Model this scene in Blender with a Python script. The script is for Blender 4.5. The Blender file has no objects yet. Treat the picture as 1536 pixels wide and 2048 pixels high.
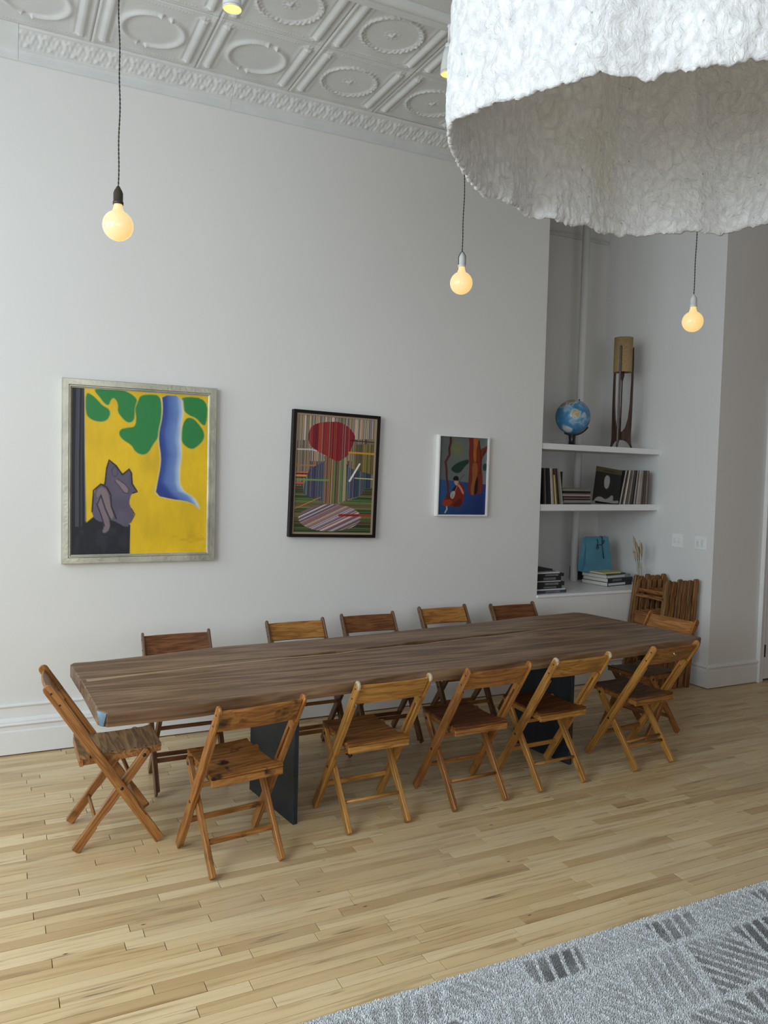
import bpy, bmesh, math, random
import numpy as np
from mathutils import Vector, Matrix, noise
random.seed(7)
S = bpy.context.scene
COL = S.collection
PI = math.pi

# ------------------------------------------------------------------ camera
cam = bpy.data.cameras.new('camera')
cam.sensor_fit = 'HORIZONTAL'; cam.sensor_width = 36.0
cam.lens = 1565.435 / 1536 * 36.0
cam.clip_start = 0.05; cam.clip_end = 60
camo = bpy.data.objects.new('camera', cam); COL.objects.link(camo)
_r = Vector((0.89662985, -0.44204895, 0.0254489))
_u = Vector((-0.000494216, 0.0564759767, 0.998403836))
_f = Vector((0.44278062, 0.89521125, -0.05041958))
CAM = Vector((0, -5.17236, 1.76674))
m = Matrix((_r, _u, -_f)).transposed().to_4x4(); m.translation = CAM
camo.matrix_world = m
S.camera = camo
# ------------------------------------------------------------------ world, light, exposure
S.view_settings.view_transform = 'Standard'; S.view_settings.look = 'None'
S.view_settings.gamma = 1.0; S.view_settings.use_curve_mapping = False
S.view_settings.exposure = -0.04
W = bpy.data.worlds.new('world'); S.world = W; W.use_nodes = True
W.node_tree.nodes['Background'].inputs[0].default_value = (0.62, 0.78, 1.0, 1)
W.node_tree.nodes['Background'].inputs[1].default_value = 0.6

def area(name, loc, rot, sx, sy, power, color, spread=PI):
    l = bpy.data.lights.new(name, 'AREA'); l.shape = 'RECTANGLE'; l.size = sx; l.size_y = sy
    l.energy = power; l.color = color; l.spread = spread
    o = bpy.data.objects.new(name, l); COL.objects.link(o); o.location = loc; o.rotation_euler = rot
    return o
# daylight standing in the two tall street windows of the left wall, and a weaker one behind
area('daylight', (-2.66, -4.35, 2.55), (0, -PI/2+0.35, 0), 2.6, 2.5, 175, (0.82, 0.935, 1.0))
area('daylight', (-2.66, -1.60, 2.55), (0, -PI/2+0.30, 0), 2.6, 2.0, 66, (0.82, 0.935, 1.0))
area('daylight', (-0.1, -7.65, 2.05), (PI/2, 0, 0), 4.0, 2.5, 84, (0.94, 0.97, 1.0))

# ------------------------------------------------------------------ material helpers
def sl(r, g, b):
    f = lambda c: (c/255/12.92) if c/255 <= 0.04045 else ((c/255+0.055)/1.055)**2.4
    return (f(r), f(g), f(b), 1)
def newmat(name):
    M = bpy.data.materials.new(name); M.use_nodes = True
    nt = M.node_tree; b = nt.nodes['Principled BSDF']
    return M, nt, b
def N(nt, t, **kw):
    n = nt.nodes.new(t)
    for k, v in kw.items():
        if k.startswith('i_'): n.inputs[k[2:]].default_value = v
        else: setattr(n, k, v)
    return n
def ramp(nt, stops, src=None):
    r = nt.nodes.new('ShaderNodeValToRGB')
    e = r.color_ramp.elements
    while len(e) > 1: e.remove(e[-1])
    e[0].position = stops[0][0]; e[0].color = stops[0][1]
    for p, c in stops[1:]:
        x = e.new(p); x.color = c
    if src: nt.links.new(src, r.inputs[0])
    return r
def mixc(nt, a, b, fac, mode='MIX'):
    n = nt.nodes.new('ShaderNodeMix'); n.data_type = 'RGBA'; n.blend_type = mode
    for i, v in ((0, fac), (6, a), (7, b)):
        if hasattr(v, 'links') or hasattr(v, 'is_linked'): nt.links.new(v, n.inputs[i])
        else: n.inputs[i].default_value = v
    return n.outputs[2]
def bump(nt, b, src, strength, dist=0.01):
    n = N(nt, 'ShaderNodeBump'); n.inputs['Strength'].default_value = strength; n.inputs['Distance'].default_value = dist
    nt.links.new(src, n.inputs['Height']); nt.links.new(n.outputs[0], b.inputs['Normal'])
def plain(name, c, rough=0.6, metal=0.0, nscale=0, nstr=0, var=0.0, spec=0.5):
    M, nt, b = newmat(name)
    b.inputs['Base Color'].default_value = c; b.inputs['Roughness'].default_value = rough
    b.inputs['Metallic'].default_value = metal; b.inputs['Specular IOR Level'].default_value = spec
    tc = N(nt, 'ShaderNodeTexCoord')
    if var:
        n = N(nt, 'ShaderNodeTexNoise'); n.inputs['Scale'].default_value = 6; n.inputs['Detail'].default_value = 5
        nt.links.new(tc.outputs['Object'], n.inputs['Vector'])
        d = tuple(max(0, x*(1-var)) for x in c[:3])+(1,); l = tuple(min(1, x*(1+var)) for x in c[:3])+(1,)
        r = ramp(nt, [(0.3, d), (0.7, l)], n.outputs[0]); nt.links.new(r.outputs[0], b.inputs['Base Color'])
    if nscale:
        n = N(nt, 'ShaderNodeTexNoise'); n.inputs['Scale'].default_value = nscale; n.inputs['Detail'].default_value = 4
        nt.links.new(tc.outputs['Object'], n.inputs['Vector']); bump(nt, b, n.outputs[0], nstr, 0.004)
    return M
def wood(name, dark, mid, light, axis='x', scale=14, stretch=0.09, rough=0.42, wear=None, spots=None, bumpv=0.15, spec=0.45):
    """grain running along `axis` in the object's own coordinates"""
    M, nt, b = newmat(name); b.inputs['Roughness'].default_value = rough; b.inputs['Specular IOR Level'].default_value = spec
    tc = N(nt, 'ShaderNodeTexCoord'); oi = N(nt, 'ShaderNodeObjectInfo')
    add = N(nt, 'ShaderNodeVectorMath', operation='ADD'); nt.links.new(tc.outputs['Object'], add.inputs[0])
    sc = N(nt, 'ShaderNodeVectorMath', operation='SCALE'); sc.inputs[0].default_value = (3.1, 5.3, 2.7)
    nt.links.new(oi.outputs['Random'], sc.inputs['Scale']); nt.links.new(sc.outputs[0], add.inputs[1])
    mp = N(nt, 'ShaderNodeMapping'); s = [scale]*3; s['xyz'.index(axis)] = scale*stretch; mp.inputs['Scale'].default_value = s
    nt.links.new(add.outputs[0], mp.inputs[0])
    n1 = N(nt, 'ShaderNodeTexNoise'); n1.inputs['Scale'].default_value = 1.0; n1.inputs['Detail'].default_value = 3; n1.inputs['Distortion'].default_value = 0.6
    nt.links.new(mp.outputs[0], n1.inputs['Vector'])
    mul = N(nt, 'ShaderNodeMath', operation='MULTIPLY'); mul.inputs[1].default_value = 9.0; nt.links.new(n1.outputs[0], mul.inputs[0])
    fr = N(nt, 'ShaderNodeMath', operation='PINGPONG'); fr.inputs[1].default_value = 1.0; nt.links.new(mul.outputs[0], fr.inputs[0])
    n2 = N(nt, 'ShaderNodeTexNoise'); n2.inputs['Scale'].default_value = 7.0; n2.inputs['Detail'].default_value = 6
    nt.links.new(mp.outputs[0], n2.inputs['Vector'])
    av = N(nt, 'ShaderNodeMath', operation='MULTIPLY_ADD'); av.inputs[1].default_value = 0.45
    nt.links.new(fr.outputs[0], av.inputs[0]); 
    h = N(nt, 'ShaderNodeMath', operation='MULTIPLY'); h.inputs[1].default_value = 0.62; nt.links.new(n2.outputs[0], h.inputs[0])
    nt.links.new(h.outputs[0], av.inputs[2])
    r = ramp(nt, [(0.15, dark), (0.5, mid), (0.85, light)], av.outputs[0])
    out = r.outputs[0]
    if spots:
        n3 = N(nt, 'ShaderNodeTexNoise'); n3.inputs['Scale'].default_value = 9; n3.inputs['Detail'].default_value = 3
        nt.links.new(add.outputs[0], n3.inputs['Vector'])
        r3 = ramp(nt, [(0.60, (0, 0, 0, 1)), (0.70, (1, 1, 1, 1))], n3.outputs[0])
        out = mixc(nt, out, spots, r3.outputs[0])
    if wear:
        col, z0 = wear
        sep = N(nt, 'ShaderNodeSeparateXYZ'); nt.links.new(tc.outputs['Object'], sep.inputs[0])
        n4 = N(nt, 'ShaderNodeTexNoise'); n4.inputs['Scale'].default_value = 60; n4.inputs['Detail'].default_value = 4
        nt.links.new(tc.outputs['Object'], n4.inputs['Vector'])
        a = N(nt, 'ShaderNodeMath', operation='MULTIPLY_ADD'); a.inputs[1].default_value = 0.12; a.inputs[2].default_value = -0.06
        nt.links.new(n4.outputs[0], a.inputs[0])
        ad = N(nt, 'ShaderNodeMath', operation='ADD'); nt.links.new(sep.outputs[2], ad.inputs[0]); nt.links.new(a.outputs[0], ad.inputs[1])
        mr = N(nt, 'ShaderNodeMapRange'); mr.inputs['From Min'].default_value = z0-0.01; mr.inputs['From Max'].default_value = z0+0.012
        nt.links.new(ad.outputs[0], mr.inputs[0])
        out = mixc(nt, out, col, mr.outputs[0])
    nt.links.new(out, b.inputs['Base Color'])
    bump(nt, b, n2.outputs[0], bumpv, 0.002)
    return M

# ------------------------------------------------------------------ mesh helpers
def link(name, me, mat=None, parent=None, smooth=False):
    o = bpy.data.objects.new(name, me); COL.objects.link(o)
    if mat is not None:
        for mm in (mat if isinstance(mat, (list, tuple)) else [mat]): me.materials.append(mm)
    if parent is not None: o.parent = parent
    if smooth:
        me.polygons.foreach_set('use_smooth', [True]*len(me.polygons))
    return o
def bm_obj(name, bm, mat=None, parent=None, smooth=False):
    bmesh.ops.recalc_face_normals(bm, faces=list(bm.faces))
    me = bpy.data.meshes.new(name); bm.to_mesh(me); bm.free()
    return link(name, me, mat, parent, smooth)
def py_obj(name, vs, fs, mat=None, parent=None, smooth=False):
    me = bpy.data.meshes.new(name); me.from_pydata([tuple(v) for v in vs], [], fs); me.update()
    return link(name, me, mat, parent, smooth)
def empty(name, loc=(0, 0, 0), rz=0.0):
    o = bpy.data.objects.new(name, None); COL.objects.link(o); o.location = loc; o.rotation_euler = (0, 0, rz)
    o.empty_display_size = 0.05
    return o
def tag(o, label=None, cat=None, group=None, kind=None):
    if label: o['label'] = label
    if cat: o['category'] = cat
    if group: o['group'] = group
    if kind: o['kind'] = kind
    return o
def st(o): o['kind'] = 'structure'; return o
def bx(bm, lo, hi, M=None, bev=0.0):
    r = bmesh.ops.create_cube(bm, size=1.0)
    vs = r['verts']
    c = [(a+b)/2 for a, b in zip(lo, hi)]; s = [b-a for a, b in zip(lo, hi)]
    for v in vs: v.co = Vector((v.co.x*s[0]+c[0], v.co.y*s[1]+c[1], v.co.z*s[2]+c[2]))
    if bev > 0:
        es = list({e for v in vs for e in v.link_edges})
        q = bmesh.ops.bevel(bm, geom=es, offset=min(bev, min(abs(x) for x in s)*0.45), segments=1, affect='EDGES')
        vs = list({v for f in q['faces'] for v in f.verts} | {v for v in vs if v.is_valid})
        vs = [v for v in vs if v.is_valid]
        seen = set(vs); stack = list(vs)
        while stack:
            v = stack.pop()
            for e in v.link_edges:
                w = e.other_vert(v)
                if w not in seen: seen.add(w); stack.append(w)
        vs = list(seen)
    if M is not None:
        for v in vs: v.co = M @ v.co
    return vs
def box(name, lo, hi, mat, parent=None, bev=0.0, M=None):
    bm = bmesh.new(); bx(bm, lo, hi, M, bev); return bm_obj(name, bm, mat, parent)
def prism(bm, poly, axis, a, b, M=None, bev=0.0):
    """poly: 2-D points; extruded along axis from a to b. axis x: (y,z); y: (x,z); z: (x,y)"""
    def P(p, t):
        return {'x': (t, p[0], p[1]), 'y': (p[0], t, p[1]), 'z': (p[0], p[1], t)}[axis]
    v0 = [bm.verts.new(P(p, a)) for p in poly]; v1 = [bm.verts.new(P(p, b)) for p in poly]
    n = len(poly)
    f = [bm.faces.new(v0), bm.faces.new(v1[::-1])]
    for i in range(n): f.append(bm.faces.new((v0[i], v1[i], v1[(i+1) % n], v0[(i+1) % n])))
    bmesh.ops.recalc_face_normals(bm, faces=f)
    vs = v0+v1
    if bev > 0:
        es = list({e for x in f for e in x.edges})
        bmesh.ops.bevel(bm, geom=es, offset=bev, segments=1, affect='EDGES', clamp_overlap=True)
        vs = list(bm.verts) if M is not None else vs
    if M is not None:
        for v in vs:
            if v.is_valid: v.co = M @ v.co
def tube(bm, pts, r, seg=8, cap=True):
    pts = [Vector(p) for p in pts]; rings = []
    rr = r if isinstance(r, (list, tuple)) else [r]*len(pts)
    ref = None
    for i, p in enumerate(pts):
        t = (pts[min(i+1, len(pts)-1)]-pts[max(i-1, 0)]).normalized()
        if ref is None or abs(t.dot(ref)) > 0.98:
            ref = Vector((1, 0, 0)) if abs(t.x) < 0.8 else Vector((0, 1, 0))
        a = (ref-t*ref.dot(t)).normalized(); b2 = t.cross(a)
        rings.append([bm.verts.new(p+(a*math.cos(k*2*PI/seg)+b2*math.sin(k*2*PI/seg))*rr[i]) for k in range(seg)])
    for i in range(len(rings)-1):
        for k in range(seg):
            bm.faces.new((rings[i][k], rings[i][(k+1) % seg], rings[i+1][(k+1) % seg], rings[i+1][k]))
    if cap: bm.faces.new(rings[0][::-1]); bm.faces.new(rings[-1])
def lathe(bm, prof, c=(0, 0, 0), seg=24, M=None):
    rings = []
    for r, z in prof:
        if r < 1e-6: rings.append([bm.verts.new((c[0], c[1], c[2]+z))])
        else: rings.append([bm.verts.new((c[0]+r*math.cos(k*2*PI/seg), c[1]+r*math.sin(k*2*PI/seg), c[2]+z)) for k in range(seg)])
    for i in range(len(rings)-1):
        A, B = rings[i], rings[i+1]
        for k in range(seg):
            k2 = (k+1) % seg
            if len(A) == 1 and len(B) == 1: continue
            if len(A) == 1: bm.faces.new((A[0], B[k2], B[k]))
            elif len(B) == 1: bm.faces.new((A[k], A[k2], B[0]))
            else: bm.faces.new((A[k], A[k2], B[k2], B[k]))
    if M is not None:
        for R_ in rings:
            for v in R_: v.co = M @ v.co
def grid_obj(name, F, nu, nv, mat, parent=None, smooth=True, colors=None):
    """F(u,v)->xyz on arrays; colors (nv+1,nu+1,3) stored as colour attribute"""
    u, v = np.meshgrid(np.linspace(0, 1, nu+1), np.linspace(0, 1, nv+1))
    P = np.stack(F(u, v), -1).reshape(-1, 3).astype(np.float32)
    me = bpy.data.meshes.new(name)
    i = (np.arange(nv)[:, None]*(nu+1)+np.arange(nu)[None, :]).ravel()
    q = np.stack([i, i+1, i+nu+2, i+nu+1], 1).astype(np.int32)
    me.vertices.add(len(P)); me.vertices.foreach_set('co', P.ravel())
    me.loops.add(q.size); me.loops.foreach_set('vertex_index', q.ravel())
    me.polygons.add(len(q)); me.polygons.foreach_set('loop_start', np.arange(0, q.size, 4, dtype=np.int32))
    me.polygons.foreach_set('use_smooth', np.full(len(q), smooth))
    me.update(calc_edges=True)
    if colors is not None:
        at = me.color_attributes.new('paint', 'FLOAT_COLOR', 'POINT')
        c = np.ones((len(P), 4), np.float32); c[:, :3] = colors.reshape(-1, 3)
        at.data.foreach_set('color', c.ravel())
    return link(name, me, mat, parent)

# ------------------------------------------------------------------ materials
def wall_mat(name, c):
    M, nt, b = newmat(name); b.inputs['Roughness'].default_value = 0.75; b.inputs['Specular IOR Level'].default_value = 0.3
    g = N(nt, 'ShaderNodeNewGeometry')
    n = N(nt, 'ShaderNodeTexNoise'); n.inputs['Scale'].default_value = 1.1; n.inputs['Detail'].default_value = 3
    nt.links.new(g.outputs['Position'], n.inputs['Vector'])
    r = ramp(nt, [(0.3, tuple(x*0.975 for x in c[:3])+(1,)), (0.7, c)], n.outputs[0]); nt.links.new(r.outputs[0], b.inputs['Base Color'])
    n2 = N(nt, 'ShaderNodeTexNoise'); n2.inputs['Scale'].default_value = 90; n2.inputs['Detail'].default_value = 3
    nt.links.new(g.outputs['Position'], n2.inputs['Vector']); bump(nt, b, n2.outputs[0], 0.12, 0.003)
    return M
M_wall = wall_mat('wall_paint', (0.74, 0.725, 0.70, 1))
M_brick = plain('old_brick', (0.26, 0.17, 0.13, 1), 0.85, nscale=30, nstr=0.5, var=0.3)
M_tin = plain('tin_paint', (0.66, 0.665, 0.655, 1), 0.5, nscale=120, nstr=0.1, var=0.05)
M_trim = plain('trim_paint', (0.76, 0.755, 0.745, 1), 0.4, var=0.02)
M_plaster = plain('rough_plaster', (0.62, 0.62, 0.605, 1), 0.8, nscale=160, nstr=0.6)
M_shelf = plain('shelf_paint', (0.84, 0.835, 0.825, 1), 0.35)
M_black = plain('black_plastic', (0.012, 0.012, 0.014, 1), 0.35)
M_gap = plain('dark_gap', (0.02, 0.017, 0.014, 1), 0.9)
M_steel = plain('blued_steel', (0.035, 0.048, 0.062, 1), 0.42, metal=0.55, var=0.25)
M_bolt = plain('dark_bolt', (0.05, 0.04, 0.03, 1), 0.4, metal=0.8)
M_brass = plain('worn_brass', (0.45, 0.38, 0.22, 1), 0.35, metal=0.9)

# ------------------------------------------------------------------ room shell
X0, X1 = -2.6, 7.4          # left wall, far right wall
YF = -7.6                    # wall behind the camera
ZC = 4.251; ZM = 4.108; XN = 3.98; XS = 5.415; YB = 0.92; YCOL = -0.508

st(box('wall_back', (X0-0.15, 0.0, -0.1), (XN, 0.30, ZC+0.1), M_wall))
# niche: low wall below the ledge, back, left cheek, right side wall
st(box('wall_niche_front', (XN, 0.0, -0.1), (XS, 0.30, 0.768), M_wall))
st(box('wall_niche_back', (XN-0.1, YB, 0.5), (XS+0.1, YB+0.1, ZC+0.1), M_wall))
st(box('wall_niche_left', (XN-0.12, 0.30, 0.5), (XN-0.02, YB, ZC+0.1), M_wall))
st(box('wall_side', (XS, YCOL, -0.1), (XS+0.25, YB+0.1, ZC+0.1), M_wall))
st(box('wall_column', (XS+0.25, YCOL, -0.1), (6.090, YCOL+0.25, ZC+0.1), M_wall))
bm = bmesh.new()
bx(bm, (6.975, YCOL, -0.1), (X1+0.1, YCOL+0.25, ZC+0.1)); bx(bm, (6.090, YCOL, 2.55), (6.975, YCOL+0.25, ZC+0.1))
st(bm_obj('wall_door_side', bm, M_wall))
st(box('wall_right', (X1, YF, -0.1), (X1+0.1, YCOL, ZC+0.1), M_brick))
# left wall with two tall window openings, wall behind with one
def wall_open(name, plane, a0, a1, holes, thick, mat):
    bm = bmesh.new(); z0, z1 = -0.1, ZC+0.1
    cur = a0
    def add(lo, hi, za, zb):
        if plane == 'x': bx(bm, (X0-thick, lo, za), (X0, hi, zb))
        else: bx(bm, (lo, YF-thick, za), (hi, YF, zb))
    for h0, h1, hz0, hz1 in sorted(holes):
        add(cur, h0, z0, z1); add(h0, h1, z0, hz0); add(h0, h1, hz1, z1); cur = h1
    add(cur, a1, z0, z1)
    return st(bm_obj(name, bm, mat))
wall_open('wall_left', 'x', YF, 0.0, [(-5.6, -3.1, 1.15, 3.95), (-2.6, -0.6, 1.15, 3.95)], 0.15, M_wall)
wall_open('wall_front', 'y', X0, X1+0.1, [(-2.1, 1.9, 0.8, 3.3)], 0.15, M_brick)
def win(n, plane, a0, a1, z0, z1):
    bm = bmesh.new()
    def add(lo, hi, za, zb, d=0.05):
        if plane == 'x': bx(bm, (X0-0.10, lo, za), (X0-0.10+d, hi, zb), bev=0.004)
        else: bx(bm, (lo, YF-0.10, za), (hi, YF-0.10+d, zb), bev=0.004)
    w = 0.06
    add(a0, a0+w, z0, z1); add(a1-w, a1, z0, z1); add(a0, a1, z0, z0+w); add(a0, a1, z1-w, z1)
    for k in (1, 2): x = a0+(a1-a0)*k/3; add(x-0.02, x+0.02, z0, z1, 0.04)
    add(a0, a1, z0+(z1-z0)*0.7-0.025, z0+(z1-z0)*0.7+0.025, 0.04)
    st(bm_obj('window_%d' % n, bm, M_trim))
win(1, 'x', -5.6, -3.1, 1.15, 3.95); win(2, 'x', -2.6, -0.6, 1.15, 3.95); win(3, 'y', -2.1, 1.9, 0.8, 3.3)

# ------------------------------------------------------------------ floor of maple strips
def plank_mat():
    M, nt, b = newmat('maple_strip'); b.inputs['Roughness'].default_value = 0.36
    g = N(nt, 'ShaderNodeNewGeometry'); at = N(nt, 'ShaderNodeAttribute', attribute_name='rnd')
    off = N(nt, 'ShaderNodeVectorMath', operation='SCALE'); off.inputs[0].default_value = (17.0, 3.0, 0)
    nt.links.new(at.outputs['Fac'], off.inputs['Scale'])
    add = N(nt, 'ShaderNodeVectorMath', operation='ADD'); nt.links.new(g.outputs['Position'], add.inputs[0]); nt.links.new(off.outputs[0], add.inputs[1])
    mp = N(nt, 'ShaderNodeMapping'); mp.inputs['Scale'].default_value = (1.2, 22, 1); nt.links.new(add.outputs[0], mp.inputs[0])
    n1 = N(nt, 'ShaderNodeTexNoise'); n1.inputs['Scale'].default_value = 1.6; n1.inputs['Detail'].default_value = 6; n1.inputs['Distortion'].default_value = 0.7
    nt.links.new(mp.outputs[0], n1.inputs['Vector'])
    base = ramp(nt, [(0.0, (0.50, 0.335, 0.165, 1)), (0.2, (0.61, 0.435, 0.225, 1)), (0.55, (0.68, 0.505, 0.275, 1)), (1.0, (0.75, 0.585, 0.35, 1))], at.outputs['Fac'])
    gr = ramp(nt, [(0.30, (0.50, 0.42, 0.33, 1)), (0.45, (0.90, 0.87, 0.82, 1)), (0.62, (1, 1, 1, 1)), (0.8, (0.92, 0.88, 0.82, 1))], n1.outputs[0])
    c = mixc(nt, base.outputs[0], gr.outputs[0], 0.75, 'MULTIPLY')
    # mineral streaks and knots
    mp2 = N(nt, 'ShaderNodeMapping'); mp2.inputs['Scale'].default_value = (2.6, 26, 1); nt.links.new(add.outputs[0], mp2.inputs[0])
    n2 = N(nt, 'ShaderNodeTexNoise'); n2.inputs['Scale'].default_value = 1.3; n2.inputs['Detail'].default_value = 2; nt.links.new(mp2.outputs[0], n2.inputs['Vector'])
    r2 = ramp(nt, [(0.665, (0, 0, 0, 1)), (0.77, (1, 1, 1, 1))], n2.outputs[0])
    c = mixc(nt, c, (0.17, 0.11, 0.06, 1), r2.outputs[0])
    # worn grey patch where the chairs drag
    n3 = N(nt, 'ShaderNodeTexNoise'); n3.inputs['Scale'].default_value = 1.2; n3.inputs['Detail'].default_value = 4; nt.links.new(g.outputs['Position'], n3.inputs['Vector'])
    r3 = ramp(nt, [(0.45, (0, 0, 0, 1)), (0.72, (1, 1, 1, 1))], n3.outputs[0])
    ml = N(nt, 'ShaderNodeMath', operation='MULTIPLY'); ml.inputs[1].default_value = 0.4; nt.links.new(r3.outputs[0], ml.inputs[0])
    c = mixc(nt, c, (0.56, 0.455, 0.32, 1), ml.outputs[0])
    n4 = N(nt, 'ShaderNodeTexVoronoi'); n4.inputs['Scale'].default_value = 5.5
    mp4 = N(nt, 'ShaderNodeMapping'); mp4.inputs['Scale'].default_value = (0.55, 1.6, 1); nt.links.new(add.outputs[0], mp4.inputs[0]); nt.links.new(mp4.outputs[0], n4.inputs['Vector'])
    r4 = ramp(nt, [(0.018, (1, 1, 1, 1)), (0.040, (0, 0, 0, 1))], n4.outputs['Distance'])
    c = mixc(nt, c, (0.09, 0.055, 0.03, 1), r4.outputs[0])
    nt.links.new(c, b.inputs['Base Color'])
    rr = N(nt, 'ShaderNodeMapRange'); rr.inputs['To Min'].default_value = 0.28; rr.inputs['To Max'].default_value = 0.5
    nt.links.new(n3.outputs[0], rr.inputs[0]); nt.links.new(rr.outputs[0], b.inputs['Roughness'])
    bump(nt, b, n1.outputs[0], 0.08, 0.002)
    return M
M_plank = plank_mat()
floor = st(box('floor', (X0-0.15, YF-0.15, -0.12), (X1+0.1, 0.0, -0.018), M_gap))
def plank_geo(x0, x1, y0, y1, lift):
    g, c = 0.0013, 0.0006
    a, b, d, e = x0+g, x1-g, y0+g, y1-g
    v = [(a, d, -0.018), (b, d, -0.018), (b, e, -0.018), (a, e, -0.018),
         (a, d, lift-c), (b, d, lift-c), (b, e, lift-c), (a, e, lift-c),
         (a+c, d+c, lift), (b-c, d+c, lift), (b-c, e-c, lift), (a+c, e-c, lift)]
    f = [(0, 1, 5, 4), (1, 2, 6, 5), (2, 3, 7, 6), (3, 0, 4, 7), (4, 5, 9, 8), (5, 6, 10, 9), (6, 7, 11, 10), (7, 4, 8, 11), (8, 9, 10, 11)]
    return v, f
def inframe(p, mg=0.03):
    d = Vector(p)-CAM; z = d.dot(_f)
    if z < 0.3: return False
    x = 0.5+1565.4*d.dot(_r)/z/1536; y = 0.5-1565.4*d.dot(_u)/z/2048
    return -mg < x < 1+mg and -mg < y < 1+mg
PW = 0.0572
planks = []
rp = random.Random(3)
nrows = int((0-YF)/PW)+1
for r in range(nrows):
    y1 = -r*PW; y0 = y1-PW
    if y0 < YF: y0 = YF
    x = X0-rp.uniform(0, 0.8)
    while x < X1:
        L = rp.choice([0.26, 0.38, 0.5, 0.65, 0.8, 0.95, 1.2])*rp.uniform(0.85, 1.15)
        a, b_ = max(x, X0), min(x+L, X1); x += L
        if b_-a < 0.02: continue
        if a > XS and y1 > YCOL and (b_ > XS): b_ = max(a, min(b_, X1))
        planks.append((a, b_, y0, y1, rp.random(), rp.uniform(-0.0004, 0.0004)))
def score(p):
    a, b_, y0, y1, _, _ = p
    if y1 < -2.99: return 99
    if not any(inframe((a+(b_-a)*t, (y0+y1)/2, 0)) for t in (0.05, 0.5, 0.95)): return 98
    return ((Vector(((a+b_)/2, (y0+y1)/2, 0))-CAM).length)/math.sqrt(b_-a)
planks.sort(key=score)
def put_rnd(me, vals):
    at = me.attributes.new('rnd', 'FLOAT', 'POINT'); at.data.foreach_set('value', vals)
for p in planks[:298]:
    v, f = plank_geo(*p[:4], p[5]); me = bpy.data.meshes.new('plank'); me.from_pydata(v, [], f); put_rnd(me, [p[4]]*12)
    link('plank', me, M_plank, floor)
V, F_, RV = [], [], []
for p in planks[298:]:
    v, f = plank_geo(*p[:4], p[5]); n = len(V); V += v; F_ += [tuple(i+n for i in q) for q in f]; RV += [p[4]]*12
me = bpy.data.meshes.new('plank'); me.from_pydata(V, [], F_); put_rnd(me, RV)
link('plank', me, M_plank, floor)['kind'] = 'stuff'

# ------------------------------------------------------------------ baseboards
def run_profile(name, prof, x0, x1, y, mat, parent=None, axis='x', sgn=-1):
    """prof: (depth out of wall, z)"""
    bm = bmesh.new()
    if axis == 'x': prism(bm, [(y+sgn*d, z) for d, z in prof], 'x', x0, x1)
    else: prism(bm, [(y+sgn*d, z) for d, z in prof], 'y', x0, x1)
    return bm_obj(name, bm, mat, parent)
BP = [(0, 0.009), (0.030, 0.009), (0.030, 0.146), (0.027, 0.150), (0.0225, 0.152), (0.0225, 0.176), (0.026, 0.180), (0.033, 0.184), (0.036, 0.190), (0.033, 0.197),
      (0.024, 0.200), (0.026, 0.206), (0.024, 0.213), (0.014, 0.219), (0.010, 0.226), (0.010, 0.290), (0.016, 0.293), (0.021, 0.299), (0.021, 0.305), (0.014, 0.311), (0, 0.313)]
st(run_profile('baseboard_back', BP, X0, 5.38, -0.0005, M_trim))
CP = [(0, 0.008), (0.022, 0.008), (0.022, 0.150), (0.019, 0.155), (0.019, 0.170), (0.026, 0.176), (0.029, 0.184), (0.026, 0.193), (0.016, 0.198), (0.012, 0.204), (0, 0.207)]
st(run_profile('baseboard_side', CP, YCOL-0.012, 0.0, XS-0.0005, M_trim, axis='y'))
st(run_profile('baseboard_column', CP, XS-0.022, 6.005, YCOL-0.0005, M_trim))
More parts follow.
